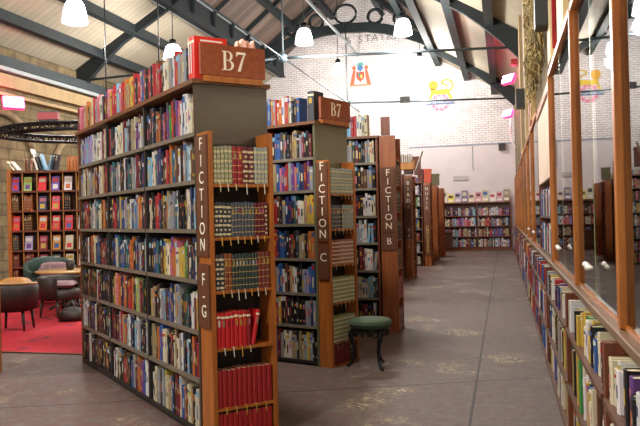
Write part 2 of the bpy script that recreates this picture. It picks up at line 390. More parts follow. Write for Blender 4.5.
# arched trusses with ringed spandrels
RIB = [(.02, 5.45), (.5, 5.95), (1.0, 6.4), (1.5, 6.8), (2.0, 7.18), (2.5, 7.52), (3.0, 7.84), (3.5, 8.08), (4.1, 8.32), (4.8, 8.52), (5.5, 8.64), (6.3, 8.68)]
def truss(Y):
    global tn
    e = empty('trim_%d' % tn, (RX, Y, 5.8)); tn += 1; e['kind'] = 'structure'
    for side in (-1, 1):
        X = lambda d: ((XR + .1 - d) if side > 0 else XL + d) - RX
        MB().tube([(X(d), 0, z - 5.8) for d, z in RIB], 0, sq=(.16, .36)).build('arch_rib', M['steel'], e)
        MB().tube([(X(.0), 0, roof_z(0) - 5.95), (X(3.3), 0, roof_z(3.3) - 5.95)], 0, sq=(.14, .2)).build('rafter_chord', M['steel'], e)
        MB().tube([(X(3.02), 0, lan_z(3.02) - 6.0), (X(6.3), 0, lan_z(6.3) - 6.0)], 0, sq=(.12, .16)).build('lantern_chord', M['steel'], e)
        for d, zc, r in ((4.16, 8.86, .27), (5.15, 9.02, .27)):
            MB().tube([(X(d) + r * math.cos(a), 0, zc - 5.8 + r * math.sin(a)) for a in [math.pi * k / 10 for k in range(20)]], .065, 6, close=True).build('spandrel_ring', M['steel'], e)
        if side < 0: MB().tube([(X(6.3) + .42 * math.cos(a), 0, 9.22 - 5.8 + .36 * math.sin(a)) for a in [math.pi * k / 10 for k in range(20)]], .05, 6, close=True).build('spandrel_ring', M['steel'], e)
        MB().tube([(X(.02), 0, -.2), (0, 0, 0)], .035, 8).build('tie_rod', M['rod'], e)
    MB().lathe([(.05, -.12), (.13, -.06), (.13, .06), (.05, .12)], 10).build('rod_joint', M['rod'], e)
    MB().tube([(0, 0, 0), (0, 0, 2.9)], .022, 6).build('king_rod', M['purlin'], e)
    return e
truss(18.7); truss(27.0); truss(10.4)
struct(MB().tube([(RX, 10.4, 5.8), (RX, YB, 5.8)], .02, 6).build('trim_%d' % tn, M['rod'])); tn += 1
struct(MB().tube([(RX, 9, 8.15), (RX, YB, 8.15)], 0, sq=(.06, .09)).build('trim_%d' % tn, M['palesteel'])); tn += 1

# pilasters and pipes on the upper right wall
for (y0, y1, dx, mt) in [(17.2, 17.9, .06, 'tanbeam'), (13.9, 14.5, .06, 'tanbeam'), (10.9, 11.5, .07, 'tanbeam'), (12.3, 12.9, .05, 'orange2'), (6.9, 7.3, .05, 'creamp'), (5.6, 6.2, .04, 'creamp')]:
    if mt == 'creamp' and 'creamp' not in M: M['creamp'] = plain('cream_boxing', '#c9b184', .6, noise=.1, scale=5)
    struct(bx('trim_%d' % tn, (XR - dx, XR, y0, y1, 2.86, 6.0), M[mt])); tn += 1
tag(MB().tube([(XR - .03, 6.55, 2.87), (XR - .03, 6.55, 5.9)], .025, 8).build('wall_pipe', M['red']), 'dark red vertical pipe on the right wall above the cabinets', 'pipe')

exec_marker = 1
# ------------------------------------------------------------------ books
CC = dict(k='#17161a', d='#1f2238', n='#24315f', b='#2d5a9c', c='#7fb0cc', t='#1f5f66', g='#3a8a3f', l='#a9c25c', y='#c9a63a', o='#c66a22',
          r='#b3222a', m='#6a1a26', p='#cf6f86', v='#6d3f86', w='#dcd8d2', i='#d8ccac', s='#8f9298', e='#a8926a', h='#5c3a24', a='#3a3b40',
          x='#1f3a2a', f='#9a93c0', R='#d3161e', C='#9a1420', G='#5b6a58')
CN = dict(k='black', d='dark navy', n='navy blue', b='blue', c='pale blue', t='teal', g='green', l='lime green', y='yellow', o='orange', r='red',
          m='maroon', p='pink', v='purple', w='white', i='cream', s='grey', e='tan', h='brown', a='charcoal', x='dark green', f='lilac', R='bright red', C='crimson', G='grey-green')
CL = {k_: rgb(v_) for k_, v_ in CC.items()}
PAGE = rgb('#cdbd98')
def jit(c, a=.12):
    g_ = .3 * c[0] + .6 * c[1] + .1 * c[2]; c = tuple(x * .97 + g_ * .03 for x in c)
    q = .8 * (1 + random.uniform(-a, a)); return tuple(max(0.003, min(1, x * q * (1 + random.uniform(-a, a) * .4))) for x in c)
def contrast(c):
    lum = .3 * c[0] + .6 * c[1] + .1 * c[2]
    if lum > .35: return CL[random.choice('kdmnrb')]
    return tuple(.75 * v for v in CL[random.choice('wiyeesioepyr')])
def book_geo(mb, t, d, h, col, style, T=None, full=True, pg=None):
    """spine towards -y, thickness along +x, standing on z=0"""
    q = .006 if t > .012 else .003
    if full:
        b = .0028
        mb.prism([(0, q), (t * .25, 0), (t * .75, 0), (t, q), (t, q + .003), (0, q + .003)], 0, h, col, 0, T)
        mb.box(0, b, q + .003, d, 0, h, col, 0, T); mb.box(t - b, t, q + .003, d, 0, h, col, 0, T)
        (pg or mb).box(b + .0003, t - b - .0003, q + .004, d - .005, .003, h - .004, PAGE, 0, T)
    else:
        mb.prism([(0, q), (t * .25, 0), (t * .75, 0), (t, q), (t, d), (0, d)], 0, h, col, 0, T, top=tuple(.35 * a_ + .65 * b_ for a_, b_ in zip(col, PAGE)))
    x0, x1, y = t * .26, t * .74, -.0008
    def band(z0, z1, c, wide=False):
        a_, b_ = (0.03 * t, .97 * t) if wide else (x0, x1)
        yy = q * .6 if wide else y
        if wide: mb.add([(0.0, q - .001, z0), (t * .25, -.0012, z0), (t * .75, -.0012, z0), (t, q - .001, z0), (0.0, q - .001, z1), (t * .25, -.0012, z1), (t * .75, -.0012, z1), (t, q - .001, z1)],
                        [(0, 1, 5, 4), (1, 2, 6, 5), (2, 3, 7, 6)], c, 0, T)
        else: mb.add([(a_, y, z0), (b_, y, z0), (b_, y, z1), (a_, y, z1)], [(0, 1, 2, 3)], c, 0, T)
    if style == 'plainred':
        band(h * .8, h * .82, rgb('#7d3a20')); return
    if style == 'leather':
        g = rgb('#c9a860')
        for k in range(5): z = h * (.12 + .18 * k); band(z, z + .004, g, True)
        band(h * .68, h * .80, contrast(col)); return
    if style == 'pattern':
        c2 = rgb('#d8c99a')
        for k in range(7): z = h * (.05 + .13 * k); band(z, z + h * .06, jit(c2, .1), k % 2 == 0)
        return
    if style == 'banded':
        c2 = rgb('#e3dcb8')
        for k in range(6): z = h * (.04 + .165 * k); band(z, z + h * .045, c2, True)
        return
    if style == 'label':
        band(h * .84, h * .9, rgb('#e3dcb8'), True); band(h * .6, h * .78, contrast(col)); return
    c2 = contrast(col); s_ = random.random()
    if s_ < .35: band(h * .35, h * .66, c2)
    elif s_ < .6: band(h * .62, h * .8, c2); band(h * .12, h * .2, c2)
    elif s_ < .8: band(h * .45, h * .6, c2); band(h * .78, h * .86, jit(CL[random.choice('rybwok')]), True)
    else: band(h * .8, h * .95, jit(CL[random.choice('rybwsc')]), True); band(h * .2, h * .55, c2)
ORD1 = ['', 'first', 'second', 'third', 'fourth', 'fifth', 'sixth', 'seventh', 'eighth', 'ninth', 'tenth', 'eleventh', 'twelfth', 'thirteenth', 'fourteenth', 'fifteenth', 'sixteenth', 'seventeenth', 'eighteenth', 'nineteenth']
TEN = ['', '', 'twent', 'thirt', 'fort', 'fift', 'sixt', 'sevent', 'eight', 'ninet']
def ordw(n):
    if n < 20: return ORD1[n]
    if n % 10 == 0 and n < 100: return TEN[n // 10] + 'ieth'
    if n < 100: return TEN[n // 10] + 'y-' + ORD1[n % 10]
    return str(n) + 'th'
BOOKS = []   # every shelf book: (matrix, t, d, h, colour letter, style, row info, index)
def row(origin, a, b, length, letters, z, where, tmin=.016, tmax=.042, hmin=.19, hmax=.27, depth=.15, style='mix', lean=0.0, kind='book', gap=.012, label_side='left', keep=True, sb=.012):
    """fill a shelf from origin along a with books, spines facing -b; letters give the run of colours"""
    letters = [c for c in letters if c not in ' |']
    x = .006; out = []; rz = math.atan2(a.y, a.x); o = Vector(origin)
    while x < length - .02:
        t = random.uniform(tmin, tmax); 
        if x + t > length: break
        i_ = min(len(letters) - 1, int(x / length * len(letters))); c = letters[i_]
        if random.random() < .08 and where[0] != 'top ledge': c = random.choice('kkahm')
        h = random.uniform(hmin, hmax); d = depth * random.uniform(.85, 1.05) if style == 'mix' else depth
        tilt = 0
        if random.random() < lean: tilt = random.uniform(.05, .16)
        p = o + a * x + b * (sb + random.uniform(0, gap)); p.z = z + .001
        Mx = Matrix.Translation(p) @ Matrix.Rotation(rz, 4, 'Z')
        if tilt: Mx = Matrix.Translation(p + a * (math.sin(tilt) * h)) @ Matrix.Rotation(rz, 4, 'Z') @ Matrix.Rotation(-tilt, 4, 'Y'); 
        if tilt:   # leaning to the left: lower left corner stays on the shelf
            Mx = Matrix.Translation(p) @ Matrix.Rotation(rz, 4, 'Z') @ Matrix.Rotation(tilt, 4, 'Y'); Mx.translation.z += math.sin(tilt) * t
        out.append([Mx, t, d, h, c, style, where, 0, kind])
        x += t / math.cos(tilt) + (math.sin(tilt) * h if tilt else 0) + random.uniform(.0004, .0015)
    n_ = len(out)
    for k, bk in enumerate(out): bk[7] = (k + 1) if label_side == 'left' else (n_ - k)
    BOOKS.extend(out); return out

# ------------------------------------------------------------------ bookcases
SH = [.05, .39, .71, 1.05, 1.39, 1.72, 2.04]; TOP = 2.39
ENDS = [.02, .235, .62, .99, 1.335, 1.68]
def serif_b7(parent, x0, zc, hgt, y):
    """serif capitals B and 7 on a sign lying in the x-z plane, facing -y"""
    mb = MB(); t = .004
    def poly(pp):
        pp = [(x0 + px * hgt, zc - hgt / 2 + pz * hgt) for px, pz in pp]; n_ = len(pp)
        vs = [(px, y - t, pz) for px, pz in pp] + [(px, y, pz) for px, pz in pp]
        mb.add(vs, [tuple(range(n_))] + [(i, n_ + i, n_ + (i + 1) % n_, (i + 1) % n_) for i in range(n_)])
    def bar(xa, xb, za, zb): poly([(xa, za), (xb, za), (xb, zb), (xa, zb)])
    bar(.10, .23, 0, 1); bar(0, .36, 0, .045); bar(0, .34, .955, 1); bar(.2, .36, .5, .545)
    def bowl(cx, cz, ro_x, ro_z, ri_x, ri_z):
        k = 12
        for j in range(k):
            a0, a1 = -math.pi / 2 + math.pi * j / k, -math.pi / 2 + math.pi * (j + 1) / k
            poly([(cx + ri_x * math.cos(a0), cz + ri_z * math.sin(a0)), (cx + ro_x * math.cos(a0), cz + ro_z * math.sin(a0)), (cx + ro_x * math.cos(a1), cz + ro_z * math.sin(a1)), (cx + ri_x * math.cos(a1), cz + ri_z * math.sin(a1))])
    bowl(.34, .75, .26, .25, .13, .205); bowl(.34, .272, .33, .272, .19, .225)
    bar(.82, 1.36, .88, 1.0); poly([(.82, .78), (.87, .78), (.90, .9), (.82, .9)])
    k = 8
    def cx(s): return 1.30 - .33 * (s ** .8)
    for j in range(k):
        s0, s1 = j / k, (j + 1) / k
        poly([(cx(s1) - .07 * (.5 + s1 * .7), .9 * (1 - s1)), (cx(s1) + .07 * (.5 + s1 * .7), .9 * (1 - s1)), (cx(s0) + .07 * (.5 + s0 * .7), .9 * (1 - s0)), (cx(s0) - .07 * (.5 + s0 * .7), .9 * (1 - s0))])
    return mb.build('lettering', M['letter'], parent)
def letters_down(parent, txt, zs, xpos, yc, size, mat=None):
    """letters one under another on the -x face of a side panel, read facing +x"""
    mb_objs = []
    for ch, z in zip(txt, zs):
        T = frameT((0, -1, 0), (0, 0, 1), (-1, 0, 0), (xpos, yc, z)); mb_objs.append(text_mesh(ch, size, T, mat or M['letter'], 'letter', parent))
    return mb_objs
def case(P, u, L, W, label, group, sign=None, endmat='endpanel', bays=3, shelves=SH, top=TOP, name='bookcase'):
    """double-sided case: local x runs along -u (near end at 0), local y into the case"""
    a = -u; e = empty(name, (P.x, P.y, 0), math.atan2(a.y, a.x), label, 'bookcase', group)
    bx('end_panel', (-.025, 0, .0, W, .0, top - .03), M[endmat], e); bx('end_panel', (-L, -L + .025, 0, W, 0, top - .03), M['topboard'], e)
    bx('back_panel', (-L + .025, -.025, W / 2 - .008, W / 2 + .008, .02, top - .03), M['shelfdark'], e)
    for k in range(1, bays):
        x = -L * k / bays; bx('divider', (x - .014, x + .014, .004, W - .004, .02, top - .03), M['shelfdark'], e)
    for z in shelves:
        for k in range(bays):
            x0, x1 = -L * (k + 1) / bays + .015, -L * k / bays - .015
            if k == 0: x1 = -.026
            if k == bays - 1: x0 = -L + .026
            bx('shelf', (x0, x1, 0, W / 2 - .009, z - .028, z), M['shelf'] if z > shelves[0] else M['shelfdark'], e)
            bx('shelf', (x0, x1, W / 2 + .009, W, z - .028, z), M['shelf'], e)
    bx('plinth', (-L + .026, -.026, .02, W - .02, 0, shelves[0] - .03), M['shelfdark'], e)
    bx('top_board', (-L - .02, .02, -.02, W + .02, top - .03, top), M['topboard'], e)
    if sign:
        T = Matrix.Translation((.02, 0, 0)) @ Matrix.Rotation(math.pi / 2, 4, 'Z')
        x0, x1 = sign
        s_ = MB().box(.021, .047, x0, x1, 2.415, 2.625).build('sign_board', M['sign'], e)
        mb = serif_b7(s_, x0 + (x1 - x0) * .32, 2.52, .13, 0)
        # lettering built facing -y in its own plane; turn it to face +x of the case
        mb.matrix_local = Matrix.Translation((.047, 0, 0)) @ Matrix.Rotation(math.pi / 2, 4, 'Z')
        bx('sign_rail', (.001, .047, x0 + .02, x1 - .02, 2.372, 2.412), M['orange'], e)
    return e
def end_unit(P, u, ex, W, D, H, label, group, texts, light='orange', zs=ENDS, shade='letterwood', panel=True):
    """narrow bookcase on the aisle end: local x across, local y into the case; front at y=0"""
    e = empty('narrow_bookcase', (P.x, P.y, 0), math.atan2(ex.y, ex.x), label, 'bookcase', group)
    t = .03
    lp = bx('side_panel', (0, t, 0, D, 0, H), M[light], e); bx('side_panel', (W - t, W, 0, D, 0, H), M[light], e)
    bx('back_panel', (t, W - t, D - .012, D, .02, H - .06 if H < 2.2 else H), M['shelfdark'] if H < 2.2 else M['brown'], e)
    for z in zs: bx('shelf', (t, W - t, .004, D - .012, z - .02, z), M[light], e)
    for (z0, z1, txt, zz, mt) in texts:
        lb = bx('letter_panel', (-.012, 0, .008, D - .006, z0, z1), M[shade], lp)
        sz = .115
        letters_down(lb, txt, zz, -.0125, D / 2, sz, mt)
    return e
FIC = [1.94, 1.83, 1.72, 1.61, 1.50, 1.39, 1.285]

# --- nearest case (B7, F to G)
u7, e7 = dirv(-46.1), dirv(43.9)
P7 = Vector((-2.020, 4.474, 0)) - u7 * .07
L7 = 3.22
case(P7, u7, L7, .54, 'long dark double-sided bookcase nearest the camera with large B7 sign', None, (.03, .508))
g7 = 'F to G'
end7 = end_unit(P7 - u7 * .211, u7, e7, .465, .19, 2.02, 'orange-brown narrow bookcase lettered FICTION F-G on the nearest case end', None,
                [(1.215, 2.0, 'FICTION', FIC, None), (.75, 1.165, 'F-G', [1.06, .96, .855], None)])
# --- second case (C)
uc, ec = dirv(-68.6), dirv(21.4)
Pc = Vector((-1.758, 6.7585, 0)); Lc = 2.6
case(Pc, uc, Lc, .57, 'dark double-sided bookcase with small B7 sign, second in the row', None, (.05, .567), endmat='endpanelg', bays=3)
endc = end_unit(Pc - uc * .151, uc, ec, .47, .145, 2.0, 'brown narrow bookcase lettered FICTION C on the second case end', None,
                [(1.215, 1.98, 'FICTION', FIC, None), (.85, 1.19, 'C', [1.06], None)])
# --- third case (B)
ub, eb = Vector((-1, 0, 0)), Vector((0, 1, 0))
Pb = Vector((-1.5, 8.85, 0))
SB = [.09, .43, .775, 1.12, 1.455, 1.80, 2.12]
case(Pb, ub, 2.75, .6, 'third bookcase in the row standing square to the aisle beyond the stool', None, None, shelves=SB, top=2.45, endmat='brown', bays=3)
endb = end_unit(Pb + Vector((.222, 0, 0)), ub, eb, .46, .2, 2.44, 'tall brown narrow bookcase lettered FICTION B on the third case end', None,
                [(1.24, 2.05, 'FICTION', [1.98, 1.87, 1.76, 1.65, 1.54, 1.43, 1.32], None), (1.02, 1.23, 'B', [1.13], None)], zs=[.05, .43, .79, 1.15, 1.5, 1.84, 2.15], shade='letterwood', light='orange2')
# --- further cases down the aisle
FAR = [(-1.88, 14.75, '', '', 'fourth'), (-2.0, 16.4, 'BIRDS', 'PETS', 'fifth'), (-2.0, 20.5, 'MUSIC', 'PHOTOGRAPHY', 'sixth'), (-2.0, 22.7, '', '', 'seventh'), (-2.0, 25.1, '', '', 'eighth')]
far_word = {'fourth': 'fourth bookcase in the row, with a tan tray of papers on top', 'fifth': 'bookcase whose end is lettered BIRDS and PETS', 'sixth': 'bookcase whose end is lettered MUSIC and PHOTOGRAPHY',
            'seventh': 'second bookcase from the back wall, orange-brown end to the aisle', 'eighth': 'bookcase closest to the back wall, orange-brown end to the aisle'}
for (x, y, t1, t2, w_) in FAR:
    case(Vector((x - .225, y, 0)), ub, 2.6, .56, far_word[w_], None, None, endmat='brown', bays=2, shelves=SH)
    tx = []
    if w_ == 'fourth': continue
    if t1: tx.append((1.2, 2.3, t1, [2.18 - .135 * k - (.0 if len(t1) < 6 else 0) for k in range(len(t1))], None))
    if t2: tx.append((.3 if len(t2) > 5 else .9, 1.18, t2, [1.1 - (.072 if len(t2) > 5 else .12) * k for k in range(len(t2))], plain('yellowed_lettering', '#d8b56a', .6) if len(t2) > 5 else None))
    end_unit(Vector((x, y - .01, 0)), ub, eb, .58, .19, 2.36, 'brown narrow bookcase on the aisle end of the ' + w_ + ' case in the row', None, tx, zs=SH, light='orange2')

# ---- books on the nearest case
R7 = ["mrprpeohyoirspp iwkmrpyrrrcprooeoyr krpbrkrkrhrk iiswrsesk",
 "sbfcffwwwiwpie rdkwiiikcsdseivwss kksdkohovpmvrgrkvpwbwwiiei",
 "siiesesmkiemr stdswkswdtxssmknk ccwitvnkmhreotbkwkoscwhok",
 "xmrmxsistihokh kmrdnybnskewbcbsoidn ikmkrnkyhessstwkmkhinkck",
 "kkkwkoidbkrmkx knbitkbbxttrorkbdsnksc kknbtkkhyiipvopiyyygidknis",
 "xkhhkxhwmkkkkh yypovvogrroxlemxks eeehwspcbsnwesstxtkwwyd",
 "wwikannikhkkxkxw mkmsreoswndcwsdksm xekkobbikihkrkiehiswnkckkomkrr",
 "kkswkkhhkkhkhkk wkekhrhkbsmovbwk iiesxsyiebkmmibohiekisy"]
Z7 = [TOP] + SH[::-1]
wn = ['top ledge', 'first shelf', 'second shelf', 'third shelf', 'fourth shelf', 'fifth shelf', 'sixth shelf', 'bottom shelf']
a7 = -u7
for r_, (letters, z) in enumerate(zip(R7, Z7)):
    if r_ == 0:
        row(P7 + u7 * (L7 - .01), a7, e7, L7 - .12, letters, z, (wn[0], 'nearest bookcase'), hmin=.2, hmax=.27, tmin=.02, tmax=.045, label_side='right', sb=-.005)
    else:
        segs = [s_ for s_ in letters.split(' ') if s_]
        for k in range(3):
            x_far = L7 * (3 - k) / 3
            st = P7 + u7 * (x_far - .03 if k else x_far - .03)
            row(st, a7, e7, L7 / 3 - .06, segs[k] if k < len(segs) else letters, z, (wn[r_], ['left bay', 'middle bay', 'right bay'][k] + ', nearest bookcase'),
                lean=.02, hmin=.2 if r_ < 7 else .2, hmax=.285 if r_ < 7 else .29, tmax=.046 if r_ == 7 else .042, label_side='right')
# ---- second case, only its aisle end shows
RC = ["ewyhywbbosroowrewkkbn", "kkkbkrkbbkskheksmkmw", "elgetvhebpvrsvpbnmvsw", "peirrrwdsndtwieyy", "bbkrkrrnbnkhkhekhor", "ykwsmsbwkewksfbk", "knyborykkkkkkksns", "isysmvbbsiweskecyskk"]
for r_, (letters, z) in enumerate(zip(RC, Z7)):
    L_ = .8 if r_ == 0 else .78
    row(Pc + uc * (L_ + .03), -uc, ec, L_ - (.15 if r_ == 0 else .0), letters, z, (wn[r_], 'second bookcase'), hmin=.22, hmax=.29, tmin=.02, tmax=.042, label_side='right', sb=.0)
RB = ["mwbbwcrwii", "siwksxksi", "mkwmskhsk", "cnbnmkwi", "kvmtbswck", "ksatkmws", "bodhsiwct", "bmskhkmkw"]
for r_, (letters, z) in enumerate(zip(RB, [2.45] + SB[::-1])):
    row(Pb - Vector((.72, 0, 0)), -ub, eb, .62 if r_ == 0 else .69, letters, z, (wn[r_], 'third bookcase'), hmin=.22, hmax=.29, tmin=.022, tmax=.045, lean=.12 if r_ > 2 else 0, label_side='right')
for (x, y, t1, t2, w_) in FAR:
    for r_, z in enumerate(Z7):
        pal = ''.join(random.choice('wyrgibwshkopw') for _ in range(16))
        if w_ == 'fourth': pal = 'eyiwyhksiwy' + random.choice(['wrwgb', 'yxwkr', 'gwbis'])
        if r_ == 0 and w_ in ('fourth', 'sixth'): continue
        row(Vector((x - .225 - .79, y, 0)), Vector((1, 0, 0)), eb, .72, pal, z, (wn[r_], w_ + ' bookcase in the row'), hmin=.2, hmax=.29, tmin=.025, tmax=.05, label_side='right')

# ---- leather volumes on the end units
def ends(P, ex, uy, W, D, rows, where):
    for (z, spec, hh) in rows:
        x = .036; idx = 0
        for (n_, c, t, st, tilt) in spec:
            for k in range(n_):
                idx += 1
                h = hh * random.uniform(.975, 1.01) * (1.04 if st == 'tall' else 1); s2 = 'leather' if st == 'tall' else st
                p = P + ex * x + uy * .006; p.z = z + .001
                Mx = Matrix.Translation(p) @ Matrix.Rotation(math.atan2(ex.y, ex.x), 4, 'Z')
                if tilt:
                    Mx = Mx @ Matrix.Rotation(tilt, 4, 'Y'); Mx.translation.z += math.sin(tilt) * t
                BOOKS.append([Mx, t * .97, min(.13, D - .035), h, c, s2, where(z), idx, 'volume'])
                x += t
            if tilt: x += .052
names7 = {1.68: 'top shelf', 1.335: 'second shelf', .99: 'third shelf', .62: 'fourth shelf', .235: 'fifth shelf', .02: 'bottom shelf'}
ends(P7 - u7 * .211, e7, u7, .465, .19, [
    (1.68, [(5, 'l1', .027, 'pattern', 0), (2, 'C', .038, 'leather', 0), (2, 'm', .042, 'pattern', 0), (4, 'f1', .0255, 'pattern', 0)], .245),
    (1.335, [(4, 'a', .030, 'pattern', 0), (7, 's1', .024, 'leather', 0), (3, 'm', .025, 'leather', 0), (1, 'm', .022, 'pattern', 0)], .225),
    (.99, [(2, 'a', .032, 'pattern', 0), (2, 'o1', .027, 'leather', 0), (8, 'G1', .0235, 'leather', 0), (3, 'h1', .030, 'tall', 0)], .235),
    (.62, [(3, 'R', .032, 'label', 0), (4, 'R', .03, 'label', 0), (1, 'C', .028, 'label', 0), (1, 'R', .028, 'label', .2)], .23),
    (.235, [(11, 'C1', .0355, 'plainred', 0)], .24),
    (.02, [(2, 'C1', .036, 'plainred', 0), (9, 'C1', .0352, 'plainred', 0)], .178)], lambda z: (names7[z], 'nearest end case'))
namesc = {1.69: 'top shelf', 1.335: 'second shelf', .99: 'third shelf', .64: 'fourth shelf', .30: 'fifth shelf', .012: 'floor row'}
ends(Pc - uc * .151, ec, uc, .47, .145, [
    (1.68, [(13, 'G2', .031, 'pattern', 0)], .245), (1.335, [(5, 's1', .034, 'leather', 0), (1, 'k', .03, 'leather', 0), (6, 'G2', .034, 'leather', 0)], .23),
    (.99, [(4, 'p1', .035, 'banded', 0), (7, 'p2', .036, 'banded', 0)], .235), (.62, [(11, 'l2', .036, 'banded', 0)], .24), (.235, [(11, 'l2', .036, 'banded', 0)], .25),
    (.02, [(8, 'C2', .036, 'plainred', 0), (2, 'k', .05, 'leather', 0)], .18)], lambda z: (names7[z], 'second end case'))
ends(Pb + Vector((.222, 0, 0)), eb, ub, .46, .2, [(z, [(11, c, .0345, 'leather', 0)], .26) for z, c in ((.05, 'm'), (.43, 'C'), (.79, 'h'), (1.15, 'x'), (1.5, 'x'), (1.84, 'h'))],
     lambda z: ({.05: 'lowest shelf', .43: 'sixth shelf', .79: 'fifth shelf', 1.15: 'fourth shelf', 1.5: 'third shelf', 1.84: 'second shelf'}[z], 'third end case'))
CC2 = dict(l1='#969572', f1='#a4a8a2', s1='#565b66', o1='#8c4a26', G1='#3d4842', h1='#7d3526', C1='#a81c1f', G2='#93a39c', p1='#b0604e', p2='#b98078', l2='#a9ab7c', C2='#7d1a22')
CN2 = dict(l1='olive and gold', f1='blue-grey patterned', s1='slate grey', o1='tawny', G1='dark grey-green', h1='red-brown', C1='plain crimson', G2='pale grey-green', p1='terracotta', p2='pink and cream', l2='olive and cream', C2='dark crimson')
for k_, v_ in CC2.items(): CL[k_] = rgb(v_)
CN.update(CN2)

# ------------------------------------------------------------------ right-hand run: low shelves, ledge, glass cabinets
XF, XG = .36, .455
YP = [1.25, 3.06, 4.86, 7.13, 9.75, 11.9, 14.0, 16.1, 18.2, 20.3, 22.4, 24.5, 26.6, 28.7]
RA, RBk = Vector((0, -1, 0)), Vector((1, 0, 0))
rz = math.atan2(-1, 0)
place_word = ['beside the camera', 'nearest', 'second', 'third', 'fourth', 'fifth', 'sixth', 'seventh', 'eighth', 'ninth', 'tenth', 'eleventh', 'farthest']
RR = ["kwiykivkgyiwkv", "ykgiwykbiwyhkiwtyikw", "hwikybsikyhwirbkvnwi", "bbnwrokbdnwrskbwvrhb", "rrwbnoksbiyxrkbn"]
for i in range(len(YP) - 1):
    y0, y1 = YP[i] + .0, YP[i + 1] - .0; L_ = y1 - y0
    e = empty('low_bookshelf', (0, y1, 0), 0, 'low three-tier brown bookshelf under the right ledge, %s bay from the camera' % ordw(i + 1), 'bookshelf', 'low shelves along the right wall')
    bx('side_panel', (XF + .01, .86, -.045, -.003, 0, .93), M['brown'], e)
    bx('side_panel', (XF + .01, .86, -L_ + .003, -L_ + .02, 0, .93), M['brown'], e)
    for z in (.04, .36, .715): bx('shelf', (XF, .86, -L_ + .021, -.046, z - .025, z), M['cabdark'], e)
    bx('back_panel', (.86, .88, -L_ + .003, -.003, 0, .93), M['cabdark'], e)
    glassbay = i != 3
    if glassbay:
        g = empty('glass_cabinet', (0, y1, 0), 0, 'tall glazed mahogany display cabinet, %s bay of the right wall from the camera' % ordw(i + 1), 'cabinet', 'glazed cabinets along the right wall')
        bx('post', (XG - .024, XG + .012, -.032, .03, .982, 2.72), M['cabwood'], g, .004)
        bx('top_rail', (XG - .02, XG + .012, -L_ + .031, -.033, 2.72, 2.77), M['cabwood'], g, .004)
        bx('bottom_rail', (XG - .005, XG + .03, -L_ + .031, -.033, .982, 1.0), M['cabwood'], g)
        for (p0, p1, dx) in ((-L_ + .031, -L_ / 2 + .01, .0), (-L_ / 2 - .01, -.033, .0055)):
            pn = bx('glass_pane', (XG + dx, XG + dx + .005, p0, p1, 1.001, 2.719), M['glass'], g)
        bx('pane_edge', (XG - .001, XG + .0, -L_ / 2 + .0, -L_ / 2 + .012, 1.001, 2.719), M['edgeglass'], g)
        if i < 6:
            MB().tube([(XG - .03, -L_ / 2 - .12, 1.165), (XG - .045, -L_ / 2 - .05, 1.16), (XG - .03, -L_ / 2 + .0, 1.165), (XG - .045, -L_ / 2 + .05, 1.17), (XG - .03, -L_ / 2 + .12, 1.165)], [.008, .017, .009, .017, .008], 8).build('handle', M['brass'], g)
        bx('back_panel', (.86, .88, -L_ + .003, -.003, .982, 2.72), M['cream'], g)
        ll = MB().box(.5, .56, -L_ + .2, -.2, 2.66, 2.69).build('strip_light', M['strip'], g)
        if i < 6:
            cl = area('cabinet_light', (.55, y1 - L_ / 2, 2.65), (.08, L_ - .3), 14, color=(1, .88, .68))
        for z in (1.38, 1.78, 2.2): bx('inner_shelf', (XG + .03, .86, -L_ + .042, -.046, z - .02, z), M['cabdark'], g)
    else:
        g = empty('open_bookshelf', (0, y1, 0), 0, 'open shelves under a blank cream panel between the glazed cabinets', 'bookshelf')
        bx('header_panel', (XG, XG + .03, -L_ + .05, -.05, 1.80, 2.62), M['cream'], g)
        bx('cornice', (XG - .02, XG + .04, -L_ + .05, -.05, 2.62, 2.70), M['cabwood'], g)
        bx('back_panel', (.86, .88, -L_ + .003, -.003, .982, 2.6), M['cabdark'], g)
        bx('side_panel', (XG, .86, -.048, -.02, .982, 2.6), M['brown'], g)
        for z in (1.0, 1.40): bx('shelf', (XG, .86, -L_ + .05, -.05, z - .018, z), M['cabdark'], g)
        for z in (1.0, 1.40):
            row(Vector((XG, y1 - .06, 0)), RA, RBk, L_ - .14, "bbnwhkbirnwbhkcb", z, ('shelf', 'open shelves on the right'), tmin=.025, tmax=.045, hmin=.24, hmax=.33)
    for (z, hm, nm) in ((.04, .29, 'bottom row'), (.36, .30, 'middle row'), (.715, .195, 'top row')):
        pal = RR[min(i, 4)]; k_ = random.randrange(len(pal)); pal = pal[k_:] + pal[:k_]
        big = 1.0 if i < 5 else 1.3
        row(Vector((XF, y1 - .06, 0)), RA, RBk, L_ - .09, pal, z, (nm, '%s bay of right-hand low shelves' % ordw(i + 1)), tmin=.026 * big, tmax=.062 * big, hmin=hm * .72, hmax=hm * 1.0, depth=.19, gap=.045, label_side='right', lean=.03)
    if glassbay and i < 8:
        for z in (1.0, 1.38, 1.78):
            row(Vector((XG + .1, y1 - .06, 0)), RA, RBk, L_ - .14, "emhyeikhmseoh", z, ('shelf', 'glazed cabinets'), tmin=.04, tmax=.07, hmin=.2, hmax=.3)
lg = bx('ledge', (XG - .045, .86, YP[0], YP[-1], .942, .98), M['ledge'], None, .006)
tag(lg, 'long worn wooden ledge between the low shelves and the glazed cabinets', 'ledge')

